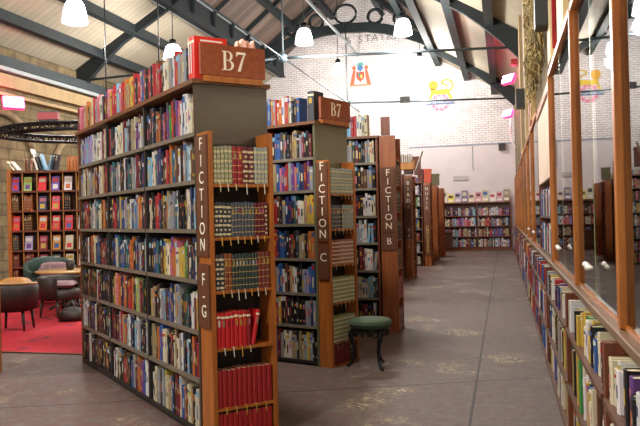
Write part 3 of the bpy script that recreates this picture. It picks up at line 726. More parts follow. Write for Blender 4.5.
# ------------------------------------------------------------------ back wall shelves
eB = empty('wall_bookshelf', (-1.0, YB - .06, 0), 0, 'wide five-shelf bookcase against the far wall with face-out books on top', 'bookshelf')
BX0, BX1 = -4.6, 1.28   # local extents
zsB = [.15, .56, .97, 1.38, 1.90]
for z in zsB: bx('shelf', (BX0, BX1, -.32, -.02, z - .04, z), M['brown'], eB)
for x in (-4.6, -3.0, -1.32, -.02, 1.25): bx('upright', (x, x + .03, -.315, -.02, 0, 1.858), M['brown'], eB)
bx('back_panel', (BX0, BX1, -.02, 0, 0, 1.858), M['cabdark'], eB)
bx('plinth', (BX0, BX1, -.30, -.02, 0, .109), M['brown'], eB)
for z in zsB[:4]:
    for (xa, xb) in ((-3.0, -1.32), (-1.32, -.02), (-.02, 1.25)):
        pal = ''.join(random.choice('wsispcbekrwmvf') for _ in range(14))
        row(Vector((-1.0 + xa + .04, YB - .38, 0)), Vector((1, 0, 0)), Vector((0, 1, 0)), xb - xa - .05, pal, z, ('shelf', 'back wall bookshelf'), tmin=.03, tmax=.09, hmin=.24, hmax=.34)

# ------------------------------------------------------------------ turn the shelf books into objects
def px_size(bk):
    Mx, t, d, h = bk[0], bk[1], bk[2], bk[3]
    def pr(p):
        v = p - Vector((0, 0, EYE)); z = v.dot(fwd)
        return (320 + F_PX * v.dot(rgt) / z, 213 - F_PX * v.dot(upv) / z) if z > .3 else None
    c = [pr(Mx @ Vector(q)) for q in ((0, 0, 0), (t, 0, 0), (0, 0, h), (t, 0, h))]
    if any(q is None for q in c): return 0
    xs = [q[0] for q in c]; ys = [q[1] for q in c]
    vis = max(0, min(640, max(xs)) - max(0, min(xs))) * max(0, min(426, max(ys)) - max(0, min(ys)))
    wx = abs(c[1][0] - c[0][0]); return vis if wx > 0.01 else 0
def hidden(bk):   # inside the glazed cabinets only reflections show; bottom row beyond others is fine
    return bk[6][1] in ('glazed cabinets',)
vols = [b for b in BOOKS if b[8] == 'volume']; reg = [b for b in BOOKS if b[8] == 'book']
reg.sort(key=lambda b: -px_size(b) if not hidden(b) else 0)
indiv, rest = reg[:300], reg[300:]
used = {}
for bk in vols + indiv:
    Mx, t, d, h, c, st, where, idx, kind = bk
    col = jit(CL[c], .1 if kind == 'book' else .05)
    mb = MB(); pg = MB(); book_geo(mb, t, d, h, col, st if st != 'mix' else '', full=True, pg=pg)
    nm = 'leather_volume' if kind == 'volume' else 'book'
    o = mb.build(nm, M['leather'] if kind == 'volume' else M['book']); o.matrix_world = Mx
    p = pg.build('page_block', M['pages'], o)
    size = ('tall ' if h > .27 else 'short ' if h < .205 else '') if kind == 'book' else ''
    thick = 'thick ' if t > .038 else 'slim ' if t < .022 else ''
    if kind == 'book':
        side = 'left' if 'open shelves' in where[1] else 'right'
        lab = '%s%s book, %s from the %s, %s, %s' % (thick or size, CN[c], ordw(idx), side, where[0], where[1])
        cat = 'book'; grp = 'books on the %s, %s' % where
    else:
        lab = '%s leather volume, %s from the left, %s of the %s' % (CN[c], ordw(idx), where[0], where[1])
        cat = 'book'; grp = 'bound volumes on the %s of the %s' % where
        if idx % 2 == 0 and where[1] != 'third end case' and where[0] != 'bottom shelf':
            rb = MB(); rc = rgb(random.choice(['#d8c79a', '#d9a944', '#e6dfcf', '#c8a24a'])); ln = random.uniform(.03, .07)
            rb.add([(t * .3, -.014, .0), (t * .3 + .006, -.014, .0), (t * .3 + .009, -.016, -ln), (t * .3 + .003, -.016, -ln)], [(0, 1, 2, 3)], rc)
            rb.add([(t * .3, -.014, .0), (t * .3 + .006, -.014, .0), (t * .3 + .006, .002, .003), (t * .3, .002, .003)], [(0, 1, 2, 3)], rc)
            rb.build('ribbon_marker', M['book'], o)
    k_ = used.get(lab, 0); used[lab] = k_ + 1
    if k_: lab = lab.replace(' book,', ' book with dark top,') if k_ == 1 else lab
    tag(o, lab, cat, grp)
mb = MB()
for bk in rest:
    Mx, t, d, h, c, st, where, idx, kind = bk
    book_geo(mb, t, d, h, jit(CL[c], .1), '', T=Mx, full=False)
tag(mb.build('shelved_books', M['book']), 'many smaller books filling the more distant shelves down the shop', 'books', None, 'stuff')

# ------------------------------------------------------------------ pixel helper used only to read positions off the survey
def at(px, py, depth):
    return Vector((0, 0, EYE)) + (fwd + rgt * ((px - 320) / F_PX) + upv * ((213 - py) / F_PX)) * depth

# ------------------------------------------------------------------ pendant lamps
def pendant(loc, label, r=.23, power=LAMP_W, group='pendant lamps', top=None):
    e = empty('pendant_lamp', loc, 0, label, 'lamp', group)
    d = min(XR + .1 - loc[0], loc[0] - XL); zt = top_z(d) - .03 - loc[2]
    MB().lathe([(.03, .30), (.09, .27), (.10, .17), (.06, .13), (.11, .10)], 16).build('lamp_housing', M['iron'], e)
    MB().lathe([(r * .55, .12), (r * .72, .06), (r * .86, -.06), (r * .95, -.2), (r, -.26), (r * .9, -.275), (.01, -.28)], 20).build('lamp_shade', M['glow'], e)
    MB().tube([(0, 0, .28), (0, 0, max(.5, zt))], .012, 6).build('cable', M['black'], e)
    l = bpy.data.lights.new('pendant_light', 'POINT'); l.energy = power; l.color = (1, .95, .89); l.shadow_soft_size = .22
    lo = bpy.data.objects.new('pendant_light', l); COL.objects.link(lo); lo.parent = e; lo.location = (0, 0, -.55)
    return e
LPS = [((-7.41, 11.5, 5.33), 'bright white pendant lamp hanging highest at the top left', .23), ((-8.79, 18.37, 6.2), 'bright white pendant lamp directly above the books left of the B7 sign', .27),
       ((-4.99, 18.31, 6.3), 'bright white pendant lamp right of the large ringed truss, above the small B7 sign', .24), ((-2.39, 18.45, 6.36), 'bright white pendant lamp at top centre right of the painted lettering', .24),
       ((-5.81, 26.0, 7.0), 'small pendant lamp hanging over the red crest on the far wall', .22), ((-2.84, 26.4, 7.1), 'small pendant lamp hanging above the yellow lion emblem', .22)]
for k, (loc, lab, r) in enumerate(LPS): pendant(loc, lab, r, LAMP_W * (1.05 if k > 3 else 1.0))
for k, loc in enumerate([(-2.6, 1.2, 5.3), (-7.4, 4.5, 5.3), (-2.4, 10.6, 5.9), (-2.6, 5.2, 5.6), (-.6, 12.0, 5.2)]):  # extra pendants above the view, added to light the near part of the shop
    if k < 4: pendant(loc, 'added white pendant lamp out of view, lighting the near bookcases', power=LAMP_W * 1.2)

# ------------------------------------------------------------------ infrared heaters, speakers, small boxes on the walls
def heater(loc, rz, tilt, label, sc=1.0, power=25):
    e = empty('wall_heater', loc, rz, label, 'heater'); e.rotation_euler = (tilt, 0, rz)
    MB().box(-.26 * sc, .26 * sc, -.02, .10, -.16 * sc, .16 * sc).build('housing', M['heatglow'], e)
    for z in (-.075, .075): MB().tube([(-.2 * sc, -.045, z * sc), (.2 * sc, -.045, z * sc)], .045 * sc, 8).build('heating_tube', M['heatcore'], e)
    l = bpy.data.lights.new('heater_light', 'AREA'); l.shape = 'RECTANGLE'; l.size = .5; l.size_y = .3; l.energy = power; l.color = (1, .18, .32)
    lo = bpy.data.objects.new('heater_light', l); COL.objects.link(lo); lo.parent = e; lo.location = (0, -.1, 0); lo.rotation_euler = (math.pi / 2, 0, 0)
    return e
heater((-11.5, 15.15, 4.42), math.radians(50), -.35, 'glowing pink infrared heater on the stone wall at top left', .95, 22)
heater((.22, 21.5, 5.32), math.radians(-50), -.45, 'glowing pink infrared heater high on the right wall at the truss foot', .85, 30)
heater((.2, 24.0, 4.66), math.radians(-50), -.45, 'lower pink infrared heater on the right wall with a looped cord', .75, 40)
tag(MB().tube([(.3, 24, 4.55), (.25, 23.8, 4.1), (.3, 23.6, 3.7), (.42, 23.4, 3.5)], .02, 6).build('heater_cord', M['white']), 'looped pale cord below the lower heater on the right wall', 'cord')
tag(bx('alarm_sounder', (.3, .48, 20.6, 20.85, 5.55, 5.7), M['red']), 'small red alarm sounder above the upper right heater', 'alarm')
def speaker(loc, sz, label):
    e = empty('speaker', loc, 0, label, 'speaker')
    MB().box(-sz * .3, sz * .3, -sz * .45, sz * .45, -sz * .6, sz * .6).build('cabinet', M['black'], e, )
    MB().box(-sz * .29, sz * .29, -sz * .47, -sz * .452, -sz * .57, sz * .57).build('grille', plain('speaker_grille', '#232424', .7), e)
    MB().tube([(0, 0, 0), (.2, .1, .05)], .02, 6).build('bracket', M['iron'], e)
speaker((.41, 7.2, 3.36), .26, 'large black loudspeaker on the upper right wall')
speaker((.37, 14.3, 3.62), .30, 'small black loudspeaker lower on the right wall among dried twigs')
tag(bx('wall_box', (-.13, .13, 29.2, 29.33, 3.93, 4.2), M['black']), 'small black box on the far wall at its right end', 'box')
tag(bx('rod_box', (-3.66, -3.3, 26.9, 27.1, 5.68, 5.9), M['black']), 'small black box clipped to the far tie rod', 'box')
tag(bx('wall_plaque', (-1.93, -1.35, 29.32, 29.36, 2.8, 2.98), plain('grey_plaque', '#b7b0ab', .5)), 'small pale oblong plaque on the pink plaster above the far shelves', 'plaque')
tag(MB().tube([(-1.15, 29.34, 4.15), (-1.15, 29.34, 3.3), (-1.1, 29.34, 3.2)], .015, 6).build('wall_conduit', M['palesteel']), 'thin vertical conduit on the far plaster wall', 'conduit')
# dried twigs on the right wall
mb = MB(); rnd = random.Random(3)
for k in range(1500):
    y = rnd.uniform(7.9, 11.0); z = rnd.uniform(3.0, 5.4); x = rnd.uniform(.42, .46)
    ln = rnd.uniform(.15, .45); a = rnd.gauss(1.3, 1.0); dx = rnd.uniform(-.1, .0)
    p0 = (x, y, z); p1 = (x + dx, y + ln * .5 * math.cos(a), z + ln * .5 * math.sin(a)); p2 = (x + dx * .6, y + ln * math.cos(a + .4), z + ln * math.sin(a + .4))
    mb.tube([p0, p1, p2], [.010, .008, .004], 4, col=rgb(rnd.choice(['#9a824e', '#7d6a3c', '#b39c66', '#5f5230', '#8c7a4a', '#a3906a'])))
tag(mb.build('dried_twigs', attr_mat('dried_twig', .9)), 'tangle of dried tan twigs covering the upper right wall', 'twigs', None, 'stuff')

# ------------------------------------------------------------------ painted emblems and lettering on the far wall
YW = YB - .004
def flat(polys, name, parent, mats, y=YW):
    mb = MB()
    for pts, c in polys:
        n_ = len(pts); vs = [(x, y - .003, z) for x, z in pts] + [(x, y, z) for x, z in pts]
        mb.add(vs, [tuple(range(n_)), tuple(reversed(range(n_, 2 * n_)))] + [(i, n_ + i, n_ + (i + 1) % n_, (i + 1) % n_) for i in range(n_)], c)
    return mb.build(name, mats, parent)
paint = attr_mat('wall_paint', .7)
Q = rgb
def circ(cx, cz, r, n=16, sx=1): return [(cx + sx * r * math.cos(2 * math.pi * k / n), cz + r * math.sin(2 * math.pi * k / n)) for k in range(n)]
crest = empty('painted_crest', (0, 0, 0), 0, 'orange and teal coat of arms painted on the far white wall', 'emblem')
cx, cz = -5.63, 7.33
pp = [([(cx - .17, cz + .12), (cx - .17, cz - .12), (cx, cz - .3), (cx + .17, cz - .12), (cx + .17, cz + .12)], Q('#c9533b')),
      ([(cx - .45, cz - .4), (cx - .3, cz + .2), (cx - .2, cz + .25), (cx - .22, cz - .1), (cx - .28, cz - .4)], Q('#d8694a')),
      ([(cx + .45, cz - .4), (cx + .3, cz + .2), (cx + .2, cz + .25), (cx + .22, cz - .1), (cx + .28, cz - .4)], Q('#d8694a')),
      (circ(cx - .26, cz + .3, .08), Q('#d8694a')), (circ(cx + .26, cz + .3, .08), Q('#d8694a')),
      ([(cx - .5, cz - .47), (cx + .5, cz - .47), (cx + .42, cz - .4), (cx - .42, cz - .4)], Q('#e08a68'))]
flat(pp, 'shield_and_supporters', crest, paint)
flat([(circ(cx, cz + .28, .12), Q('#4d7fae')), ([(cx - .16, cz + .38), (cx + .16, cz + .38), (cx + .1, cz + .52), (cx - .08, cz + .5)], Q('#63aaa5')), ([(cx - .08, cz + .08), (cx, cz + .08), (cx, cz - .1), (cx - .08, cz - .1)], Q('#3f8f8a')),
      ([(cx, cz + .0), (cx + .09, cz + .0), (cx + .09, cz - .14), (cx, cz - .14)], Q('#e3c95a'))], 'helm_and_charges', crest, paint, YW - .004)
lion = empty('painted_lion_emblem', (0, 0, 0), 0, 'yellow lion over a pink wheel with blue banner painted on the far wall', 'emblem')
lx, lz = -2.37, 6.0
ring = []
for k in range(20):
    a0, a1 = 2 * math.pi * k / 20, 2 * math.pi * (k + 1) / 20
    ring.append(([(lx + .24 * math.cos(a0), lz - .02 + .24 * math.sin(a0)), (lx + .37 * math.cos(a0), lz - .02 + .37 * math.sin(a0)), (lx + .37 * math.cos(a1), lz - .02 + .37 * math.sin(a1)), (lx + .24 * math.cos(a1), lz - .02 + .24 * math.sin(a1))], Q('#d9829c') if k % 2 else Q('#e3a3b4')))
for k in range(8):
    a = math.pi * k / 4; ring.append(([(lx, lz - .02), (lx + .25 * math.cos(a - .08), lz - .02 + .25 * math.sin(a - .08)), (lx + .25 * math.cos(a + .08), lz - .02 + .25 * math.sin(a + .08))], Q('#d9829c')))
flat(ring, 'wheel', lion, paint)
ye = Q('#dcbd3c')
lp = [([(lx - .38, lz + .3), (lx + .34, lz + .3), (lx + .4, lz + .42), (lx + .3, lz + .52), (lx - .1, lz + .48), (lx - .36, lz + .55)], ye), (circ(lx - .27, lz + .68, .19), Q('#d9a23c')),
      ([(lx - .38, lz + .32), (lx - .28, lz + .32), (lx - .38, lz + .1), (lx - .5, lz + .08)], ye), ([(lx + .28, lz + .34), (lx + .4, lz + .34), (lx + .5, lz + .1), (lx + .38, lz + .1)], ye)]
tl = [(lx + .38, lz + .42), (lx + .5, lz + .55), (lx + .5, lz + .75), (lx + .35, lz + .88), (lx + .12, lz + .86), (lx + .05, lz + .76), (lx + .2, lz + .68), (lx + .3, lz + .64)]
for p, q in zip(tl[:-1], tl[1:]):
    dx, dz = q[0] - p[0], q[1] - p[1]; l_ = math.hypot(dx, dz); nx, nz = -dz / l_ * .035, dx / l_ * .035
    lp.append(([(p[0] - nx, p[1] - nz), (q[0] - nx, q[1] - nz), (q[0] + nx, q[1] + nz), (p[0] + nx, p[1] + nz)], Q('#c9b04a')))
flat(lp, 'lion', lion, paint, YW - .004)
bn = flat([([(lx - .56, lz - .1), (lx + .58, lz - .1), (lx + .58, lz + .07), (lx - .56, lz + .07)], Q('#4f6f9a'))], 'banner', lion, paint, YW - .008)
text_mesh('BRITISH RAILWAYS', .15, frameT((1, 0, 0), (0, 0, 1), (0, -1, 0), (lx + .01, YW - .014, lz - .015)), M['white'], 'banner_lettering', lion, .001, spacing=.86)
le = empty('wall_lettering', (-6.1, YW, 8.82), 0, 'large faded grey letters painted high on the far white wall', 'lettering')
for k, (ch, x) in enumerate(zip('&STATION', (0, .50, .82, 1.12, 1.42, 1.66, 1.88, 2.22))):
    text_mesh(ch, .42, frameT((1, 0, 0), (0, 0, 1), (0, -1, 0), (x, -.003, -.01 * abs(k - 4))), M['faded'], 'letter', le, .001)

# ------------------------------------------------------------------ things on top of the cases
def on_case(P, u, e_, x, y, z): return P - u * x + e_ * y + Vector((0, 0, z))
def box_obj(name, P, rz, dims, mat, label, cat, group=None, tilt=0):
    o = bx(name, dims, mat, None, .002); o.location = P; o.rotation_euler = (0, tilt, rz); tag(o, label, cat, group); return o
r7 = math.atan2(a7.y, a7.x)
# big red atlas whose spine faces the long side
mb = MB(); pg = MB(); book_geo(mb, .105, .245, .288, rgb('#d3261c'), 'label', full=True, pg=pg)
mb.v = mb.v; o = mb.build('large_red_book', attr_mat('red_book_cover', .4)); o.location = on_case(P7, u7, e7, -.108, .0, TOP + .001); o.rotation_euler = (0, 0, r7)
pg.build('page_block', M['pages'], o); tag(o, 'large bright red book standing on the top ledge against the B7 sign', 'book')
for k, x in enumerate((.03, .068)):
    text_mesh('ATLAS' if False else 'I' * 1, .001, Matrix(), M['white'], 'mark') if False else None
    MB().box(x, x + .012, -.0045, -.003, .04, .25).build('spine_lettering', M['white'], o)
MB().box(.1055, .107, .05, .21, .255, .266).build('cover_lettering', M['white'], o)
# crumpled pinkish paper behind the sign
mb = MB(); n_ = 9
prof = [.23, .30, .28, .32, .295, .31, .285, .315, .26]
vs = []; 
for k in range(n_):
    for s_ in (0, 1): vs += [(-.02 - .05 * s_, .33 + .02 * k, 0), (-.02 - .05 * s_ + .01 * math.sin(k * 2), .33 + .02 * k, prof[k])]
fs = []
for k in range(n_ - 1):
    b = 4 * k; fs += [(b, b + 4, b + 5, b + 1), (b + 2, b + 3, b + 7, b + 6), (b + 1, b + 5, b + 7, b + 3), (b, b + 2, b + 6, b + 4)]
fs += [(0, 1, 3, 2), (4 * n_ - 4, 4 * n_ - 2, 4 * n_ - 1, 4 * n_ - 3)]
mb.add(vs, fs); o = mb.build('paper_wrap', plain('pinkish_paper', '#e0b09c', .8)); o.location = on_case(P7, u7, e7, -.03, 0, TOP + .001); o.rotation_euler = (0, 0, r7)
tag(o, 'crumpled pinkish paper packet behind the B7 sign of the nearest case', 'paper')
rC = math.atan2(-uc.y, -uc.x)
for k, (x, y, w_, h_, c, lab) in enumerate([(-.05, .2, .04, .25, '#c9ab78', 'tan book end just behind the small B7 sign'), (-.10, .02, .08, .3, '#3a3b40', 'tall dark book beside the small B7 sign')]):
    mb = MB(); pg = MB(); book_geo(mb, w_ - .005, .17, h_, rgb(c), 'label', full=True, pg=pg); o = mb.build('book', M['book']); o.location = on_case(Pc, uc, ec, x - .01, y + .02, TOP + .001); o.rotation_euler = (0, 0, rC)
    pg.build('page_block', M['pages'], o); tag(o, lab, 'book')
# framed brown book on the third case, crates and boxes further on
box_obj('display_book', (-1.46, 8.88, 2.452), 0, (0, .11, 0, .05, 0, .23), M['brown'], 'large brown book standing upright on the near end of third case top', 'book')
box_obj('display_book', (-1.30, 9.53, 2.0), 0, (-.02, .0, 0, .3, .16, .42), M['orange'], 'thin orange-brown book standing at the back of the third case end', 'book') if False else None
cr = empty('paper_tray', (-2.12, 14.77, 2.391), 0, 'tan wooden tray holding upright papers on top of the fourth case', 'tray')
MB().box(0, .36, 0, .3, 0, .14).box(.0, .012, 0, .3, .14, .2).box(.348, .36, 0, .3, .14, .2).build('tray', M['crate'], cr)
for k in range(7): MB().box(.03 + .045 * k, .04 + .045 * k, .03, .27, .141, .141 + .17 + .01 * (k % 3)).build('paper', M['white'], cr)
box_obj('leaning_card', (-1.74, 14.8, 2.37), 0, (0, .012, 0, .22, 0, .42), M['white'], 'white card leaning beside the tan tray on the fourth case', 'card', None, .35)
for (p, d_, c, lab) in [((-2.2, 16.5, 2.392), (.2, .2, .4), '#4a2a20', 'dark brown box file on the case lettered BIRDS'), ((-1.96, 16.5, 2.37), (.14, .16, .42), '#6e3a2c', 'red-brown box file standing by the aisle on the BIRDS case'),
                        ((-2.35, 20.55, 2.392), (.16, .2, .36), '#5a241c', 'dark red box on the case lettered MUSIC'), ((-2.17, 20.55, 2.37), (.2, .2, .38), '#b5472e', 'terracotta box beside the dark red one on the MUSIC case'),
                        ((-2.18, 22.75, 2.37), (.24, .2, .36), '#5b5636', 'olive box standing on the case second from the back wall')]:
    e = empty('box_file', p, 0, lab, 'box'); mt = plain('box_card_' + c[1:], c, .6)
    MB().box(0, d_[0], 0, d_[1], 0, d_[2] * .85).build('body', mt, e); MB().box(-.008, d_[0] + .008, -.008, d_[1] + .008, d_[2] * .85, d_[2]).build('lid', mt, e)
# face-out books along the top of the far shelves
cols = ['#8a7c52', '#b86a72', '#c9b0a0', '#8d9aa8', '#c66b84', '#c9c0a8', '#d8c63c', '#b0a0b4', '#6a5a78', '#cdb49a', '#c98a94', '#a8b08a', '#e0d0c8', '#c0a0a8']
for k in range(15):
    x = -3.75 + k * .27 * .995; c = cols[k % len(cols)]; h_ = .33 + .07 * ((k * 7) % 3)
    o = MB().box(0, .25, 0, .03, 0, h_, col=rgb(c)).box(.03, .19, -.001, 0, h_ * .55, h_ * .85, col=jit(contrast(rgb(c)), .1)).box(.02, .2, -.001, 0, h_ * .1, h_ * .3, col=rgb('#e0d6cc')).build('display_book', M['book'])
    o.location = (x, YB - .3, 1.912); o.rotation_euler = (-.12, 0, 0)
    tag(o, 'face-out book on top of the far wall shelves, %s from the left' % ordw(k + 1), 'book', 'face-out books on top of the far shelves')
# small dark cart at the left end of the far shelves
e = empty('small_chest', (-2.32, 28.2, 0), 0, 'small dark wooden chest on legs before the far shelves', 'chest')
MB().box(0, .36, 0, .4, .18, .72).build('body', M['cabdark'], e)
MB().box(-.02, .38, -.02, .42, .72, .75).build('top', M['cabdark'], e)
for sx in (.02, .31):
    for sy in (.02, .35): MB().box(sx, sx + .035, sy, sy + .035, 0, .18).build('leg', M['cabdark'], e)

# ------------------------------------------------------------------ stool
st = empty('round_stool', (-1.27, 6.84, 0), 0, 'round stool with dark green padded seat and black cast-iron legs beside the second case', 'stool')
MB().lathe([(.01, .385), (.19, .385), (.202, .40), (.207, .42), (.205, .445), (.19, .462), (.13, .472), (.01, .476)], 36).build('seat', M['green'], st)
MB().tube([(.208 * math.cos(a), .208 * math.sin(a), .425) for a in [2 * math.pi * k / 32 for k in range(32)]], .006, 6, close=True).build('piping', M['green'], st)
MB().lathe([(.155, .355), (.18, .355), (.18, .384), (.155, .384)], 28).build('seat_ring', M['iron'], st)
for k in range(3):
    a = math.radians(-52 + 120 * k)
    def pt(r, z, b=0): return (r * math.cos(a + b), r * math.sin(a + b), z)
    g = MB().tube([pt(.165, .37), pt(.185, .33), pt(.19, .29), pt(.165, .22), pt(.15, .15), pt(.155, .09), pt(.185, .04), pt(.215, .018), pt(.235, .012)], [.02, .027, .026, .02, .016, .014, .014, .016, .012], 8)
    g.tube([pt(.18, .32), pt(.15, .30, .25), pt(.14, .33, .4), pt(.155, .365, .5)], [.012, .01, .009, .008], 6)
    g.tube([pt(.18, .32), pt(.15, .30, -.25), pt(.14, .33, -.4), pt(.155, .365, -.5)], [.012, .01, .009, .008], 6)
    g.build('leg', M['iron'], st)
    g2 = MB()
    for j in range(4):
        b = .3 + j * .42; g2.lathe([(.003, -.03), (.022, -.012), (.026, .0), (.022, .02), (.01, .035)], 8, c=pt(.168, .335, b))
    g2.build('cast_ornament', M['iron'], st)

# ------------------------------------------------------------------ seating corner at the left
rug = MB().box(-11.5, -4.45, 7.03, 12.6, 0, .012).build('rug', M['rug']); tag(rug, 'bright red patterned rug behind the nearest bookcase', 'rug')
MB().box(-11.5, -4.45, 7.005, 7.029, 0, .014).build('edge_strip', M['cabdark'], rug)
def tub_chair(loc, rz, label, backh=.82, mat='tubgreen', seatm='tubdark', R=.34, cushions=(), rail=False):
    e = empty('tub_chair', loc, rz, label, 'chair', None)
    # curved shell, open towards -y
    n_ = 20; vs = []; fs = []
    for k in range(n_ + 1):
        a = math.radians(-40 + 260 * k / n_); q = math.sin(max(0, min(1, (k / n_))) * math.pi)
        zt = .60 + (backh - .60) * (q ** 1.2)
        for (r, z) in ((R, .28), (R + .02, zt - .02), (R, zt), (R - .05, zt), (R - .07, zt - .03), (R - .07, .28)): vs.append((r * math.cos(a), r * math.sin(a), z))
    for k in range(n_):
        for j in range(6): fs.append((k * 6 + j, (k + 1) * 6 + j, (k + 1) * 6 + (j + 1) % 6, k * 6 + (j + 1) % 6))
    fs += [tuple(reversed(range(6))), tuple(n_ * 6 + j for j in range(6))]
    mb = MB(); mb.add(vs, fs, smooth=True); mb.build('shell', M[mat], e)
    MB().lathe([(.01, .26), (R - .05, .26), (R - .02, .30), (R - .03, .40), (R - .06, .43), (.01, .44)], 24, sy=1.0).build('seat', M[seatm], e)
    for a in (40, 140, 220, 320):
        x, y = (R - .07) * math.cos(math.radians(a)), (R - .07) * math.sin(math.radians(a))
        MB().tube([(x, y, .27), (x * 1.06, y * 1.06, .12), (x * 1.12, y * 1.12, .0)], [.024, .019, .014], 8).build('leg', M['tubdark'], e)
    if rail:
        pts = []
        for k in range(n_ + 1):
            a = math.radians(-40 + 260 * k / n_); q = math.sin((k / n_) * math.pi); pts.append(((R - .01) * math.cos(a), (R - .01) * math.sin(a), .615 + (backh - .60) * q ** 1.2))
        MB().tube(pts, .018, 8).build('rail', M['tablewood'], e)
    return e
def cushion(loc, rz, sx, sy, sz, label, mat='cushion', rx=0):
    mb = MB(); n_ = 10; vs = []; fs = []
    for i in range(n_ + 1):
        for j in range(n_ + 1):
            u_, v_ = 2 * i / n_ - 1, 2 * j / n_ - 1; h_ = ((1 - u_ ** 4) * (1 - v_ ** 4)) ** .5
            pin = 1 - .08 * (1 - abs(u_ * v_)); vs.append((u_ * sx / 2 * (1 - .06 * (1 - v_ * v_) * abs(u_)), v_ * sy / 2 * (1 - .06 * (1 - u_ * u_) * abs(v_)), sz / 2 * h_))
    b = len(vs); vs += [(x, y, -z) for x, y, z in vs]
    for i in range(n_):
        for j in range(n_):
            p = i * (n_ + 1) + j; fs.append((p, p + n_ + 1, p + n_ + 2, p + 1)); fs.append((b + p, b + p + 1, b + p + n_ + 2, b + p + n_ + 1))
    mb.add(vs, fs, smooth=True); o = mb.build('cushion', M[mat]); o.location = loc; o.rotation_euler = (rx, 0, rz); tag(o, label, 'cushion'); return o
ca = at(44, 0, 12.75); ca.z = .016
tub_chair(ca, math.radians(14 + 28), 'dark green round-backed tub chair behind the round table', .84, 'tubgreen', 'tubdark', .42)
cushion(ca + Vector((.02, .1, .60)), math.radians(30), .56, .16, .30, 'mauve patterned cushion against the back of the green tub chair', rx=.15)
cb = at(54, 0, 11.2); cb.z = .016
tub_chair(cb, math.radians(14 + 62), 'dark tub chair with mauve seat cushion in front of the round table', .615, 'tubdark', 'tubdark', .33)
cushion(cb + Vector((.05, -.02, .49)), math.radians(20), .44, .44, .11, 'mauve patterned cushion lying on the seat of the dark tub chair')
cc = at(8, 0, 9.85); cc.z = .016
tub_chair(cc, math.radians(14 + 180), 'dark leather tub chair with pale wooden rail at the left edge', .63, 'tubdark', 'tubdark', .30, rail=True)
cushion(cc + Vector((-.02, .05, .585)), .3, .42, .34, .24, 'orange and cream cushion in the tub chair at the left edge', mat='crate')
tb = at(64, 0, 12.1); tb.z = .016
e = empty('round_table', tb, 0, 'round pale oak table between the tub chairs', 'table')
MB().lathe([(.01, .615), (.53, .615), (.55, .63), (.545, .648), (.01, .65)], 40).build('table_top', M['tablewood'], e)
MB().lathe([(.01, .03), (.18, .03), (.06, .1), (.045, .2), (.06, .4), (.045, .5), (.09, .612), (.01, .613)], 20).build('pedestal', M['tubdark'], e)
for k in range(4):
    a = math.pi / 4 + k * math.pi / 2; MB().tube([(.05 * math.cos(a), .05 * math.sin(a), .14), (.2 * math.cos(a), .2 * math.sin(a), .08), (.34 * math.cos(a), .34 * math.sin(a), .016)], [.03, .024, .018], 8).build('foot', M['tubdark'], e)
p = at(70, 264, 12.1); 
e = empty('desk_basket', (p.x, p.y, .663), 0, 'small dark brown basket standing on the round table', 'basket'); MB().lathe([(.05, 0), (.06, .0), (.075, .16), (.065, .16), (.05, .02)], 16).build('body', M['tubdark'], e)
p = at(72, 318, 10.6)
e = empty('bag', (p.x, p.y, .012), .4, 'slumped brown bag on the red rug beside the nearest bookcase', 'bag')
MB().lathe([(.02, 0), (.17, .01), (.19, .07), (.15, .15), (.08, .2), (.02, .21)], 18, sx=1.1, sy=.7).build('body', M['tubdark'], e)
MB().tube([(-.1, 0, .16), (-.06, 0, .26), (.04, 0, .28), (.1, 0, .17)], .012, 6).build('strap', M['tubdark'], e)

# face-out bookcase at the back left
K = 1.143; P9 = at(40, 0, 13.6); P9.z = .0135; ra = math.radians(14.3); X0, X1 = -.63, .87; D9 = .3
e9 = empty('display_bookcase', P9, ra, 'brown compartmented bookcase of face-out books behind the tub chairs', 'bookcase')
Zs9 = [.08, .35, .63, .94, 1.315, 1.69, 2.06, 2.43]
bx('side_panel', (X0 - .07, X0, 0, D9, .0, 2.47), M['cabwood'], e9); bx('side_panel', (X1, X1 + .05, 0, D9, 0, 2.43), M['brown'], e9)
bx('back_panel', (X0 + .001, X1 - .001, D9 - .015, D9, 0, 2.43), M['cabdark'], e9)
for z in Zs9: bx('shelf', (X0 + .001, X1 - .001, 0, D9 - .016, z - .03, z), M['brown'], e9)
DV = [-.41, -.135, .115, .355, .61]
for i in range(len(Zs9) - 1):
    for x in DV: MB().prism([(x - .01, .012), (x + .008, .012), (x - .092, D9 - .02), (x - .11, D9 - .02)], Zs9[i] + .001, Zs9[i + 1] - .031).build('divider', M['crate'], e9)
cellx = [X0] + DV + [X1]
face = {6: ['v', 'g', 'R', 'v', 'w', 'y'], 5: ['H', 'O', 'n', 'r', 'S', 'S'], 4: ['R', 'H', 'o', 'R', 'R', 'w'], 3: ['a', 'f', 'm', 'y', 'i', 'w'], 2: ['h', 'h', 'm', 'k', 'i', 'w'], 1: ['h', 'm', 'h', 'k', 'h', 'm']}
rown = {6: 'top row', 5: 'second row', 4: 'third row', 3: 'fourth row', 2: 'fifth row', 1: 'lowest row'}
Mr = Matrix.Translation(P9) @ Matrix.Rotation(ra, 4, 'Z')
